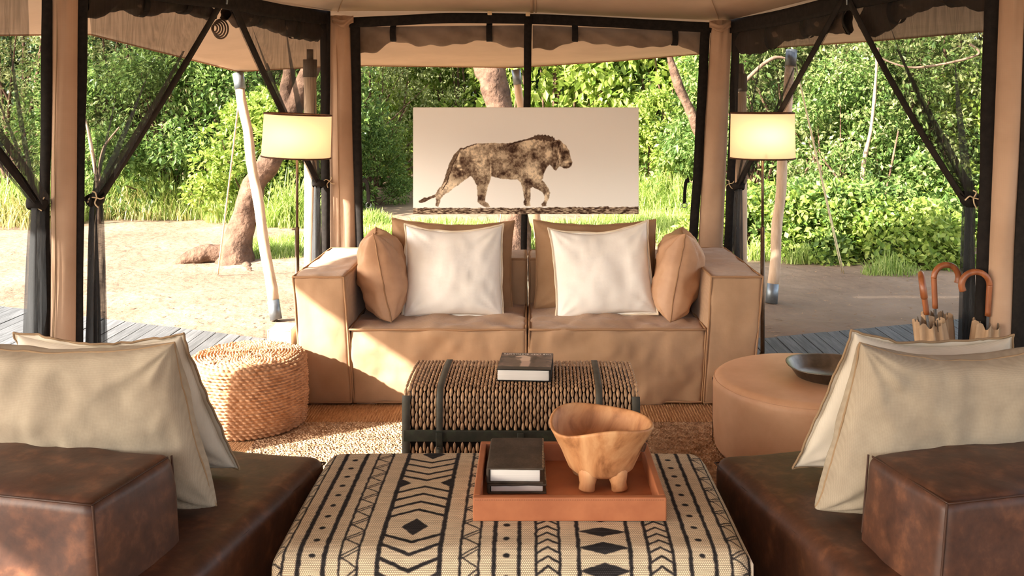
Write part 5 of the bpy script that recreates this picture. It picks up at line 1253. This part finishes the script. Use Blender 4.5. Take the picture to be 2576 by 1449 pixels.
for i, (pts, rad, lab) in enumerate((
        ([(250, 600), (246, 470), (238, 420), (222, 330), (200, 250)], 0.03, 'pale thin sapling behind the stitched canvas pole'),
        ([(240, 580), (252, 480), (250, 420), (262, 370), (300, 320)], 0.02, 'forked pale sapling beside the tied net'),
        ([(2180, 620), (2170, 440), (2190, 330), (2200, 240), (2208, 120)], 0.03, 'pale thin trunk standing in the right doorway acacia'),
        ([(2230, 630), (2160, 500), (2110, 450), (2070, 400)], 0.022, 'brown slanting branch low in the right shrubs'),
        ([(2230, 640), (2225, 520), (2240, 430), (2260, 330)], 0.02, 'brown upright stem low in the right shrubs'),
        ([(1860, 220), (1910, 170), (1950, 145), (1990, 150)], 0.022, 'pale bare branch beside the top of the greyish pole'),
        ([(945, 440), (937, 380), (925, 330), (915, 250)], 0.03, 'dark bent acacia stem at the path bend'),
        ([(2440, 110), (2455, 140), (2300, 170), (2200, 140)], 0.018, 'pale bare branch crossing high behind the right net'))):
    Y = 13.0 if i < 2 else (17.5 if i == 6 else 11.6)
    tree_trunk(lab, [([at(a, b, Y) for a, b in pts], [rad, rad * 0.8, rad * 0.55], 'stem')], barkl_m if i not in (3, 4, 6) else bark_m, 'bare_branch', 'branch', seed=20 + i)
# grass
def grass(name, label, spots, n, h, mt, seed, w=0.007):
    rs = np.random.default_rng(seed); Cs = []; Rr = []
    for x, y, rx, ry, k in spots:
        a = rs.uniform(0, 2 * PI, int(n * k)); r = rs.uniform(0, 1, len(a)) ** 0.7; Rr.append(r); Cs.append(np.stack([x + rx * r * np.cos(a), y + ry * r * np.sin(a), np.full(len(a), GZ - 0.01)], 1))
    C = np.concatenate(Cs); m = len(C); az = rs.uniform(0, 2 * PI, m); H = h * rs.uniform(0.35, 1.15, m) * (1.1 - 0.75 * np.concatenate(Rr) ** 2); lean = rs.uniform(0.15, 0.9, m)
    d = np.stack([np.cos(az), np.sin(az), 0 * az], 1); s = np.stack([-np.sin(az), np.cos(az), 0 * az], 1); V = []
    for t, ww in ((0, 1), (0.4, 0.9), (0.75, 0.6), (1.0, 0.08)):
        c = C + d * (H * lean * t ** 1.8 * 0.8)[:, None]; c[:, 2] += H * (t - 0.35 * lean * t ** 2.4)
        V += [c - s * (w * ww * (0.6 + H)[:, None]), c + s * (w * ww * (0.6 + H)[:, None])]
    V = np.stack(V, 1); F = []
    for k in range(3): F.append(np.stack([np.arange(m) * 8 + 2 * k, np.arange(m) * 8 + 2 * k + 1, np.arange(m) * 8 + 2 * k + 3, np.arange(m) * 8 + 2 * k + 2], 1))
    o = obj(name, (V.reshape(-1, 3), np.concatenate(F)), mt, smooth=False, kind='stuff'); tag(o, label, 'grass'); return o
gp = lambda px, py: on(px, py, GZ)[:2]
def gspots(l): return [(*(np.array([(px - 1330) * Y / FPX, Y])), rx, ry, k) for px, Y, rx, ry, k in l]
grass('tall_grass', 'tall bright grass along the far edge of the sand, left doorway', gspots([(300, 13.9, 0.9, 0.4, .8), (420, 13.8, 0.8, 0.4, .6), (520, 13.8, 0.8, 0.4, .6), (640, 13.3, 0.7, 0.4, .5), (730, 12.6, 0.6, 0.3, .5), (40, 13.2, 1.0, 0.5, 1.1), (150, 13.8, 0.9, 0.4, .8)]), 1300, 0.75, grass_m, 1)
grass('dry_grass', 'pale dry grass among the tall green blades, left doorway', gspots([(330, 13.7, 1.0, 0.4, .8), (500, 13.7, 1.1, 0.4, .5), (30, 12.8, 0.9, 0.5, 1.2)]), 600, 0.55, grassy_m, 2)
grass('short_grass', 'short green grass at the foot of the crooked tree', gspots([(680, 10.3, 0.55, 0.4, 2), (740, 10.8, 0.5, 0.5, 2), (640, 10.6, 0.35, 0.25, .8)]), 1600, 0.20, grass_m, 3, 0.006)
grass('meadow_grass', 'sunlit yellow green grass behind the sofa back', gspots([(950, 11.0, 0.9, 0.9, 1.2), (1100, 11.6, 0.9, 1.2, 1.2), (1250, 11.5, 0.9, 1.2, 1), (1450, 11.5, 0.9, 1.2, 1), (1620, 12.2, 1.0, 1.4, 1.4), (1720, 12.2, 0.7, 1.4, 1.0), (930, 12.6, 0.4, 0.5, .7)]), 3600, 0.26, grass_m, 4, 0.007)
grass('meadow_grass', 'taller yellow green grass at the bushes right of the lion print', gspots([(1650, 14.2, 0.7, 0.6, 1), (1720, 14.0, 0.5, 0.6, 1), (1600, 14.5, 0.5, 0.6, .6)]), 1500, 0.6, grass_m, 5)
grass('short_grass', 'grass tufts at the foot of the right hand shrubs', gspots([(1900, 10.1, 0.3, 0.12, .5), (2010, 9.9, 0.2, 0.1, .4), (2240, 9.2, 0.3, 0.2, .8)]), 500, 0.26, grass_m, 6, 0.006)
# litter on the sand
rs = np.random.default_rng(5); n = 1500
Cx = np.stack([np.concatenate([rs.uniform(-6, -1.6, n), rs.uniform(1.5, 5, n)]), rs.uniform(6.6, 11.5, 2 * n), np.full(2 * n, GZ + 0.012)], 1)
Vn, Fn = leaves(Cx, np.tile([0.0, 0, 0.0], (2 * n, 1)), 0.05, 0.14, 6, 0.0); Vn[:, 2] = GZ + 0.012 + (Vn[:, 2] - Vn[:, 2].mean()) * 0.15 + 0.01
tag(obj('leaf_litter', (Vn, Fn), litter_m, smooth=False, kind='stuff'), 'dry twigs and leaf bits scattered over the sand', 'litter')
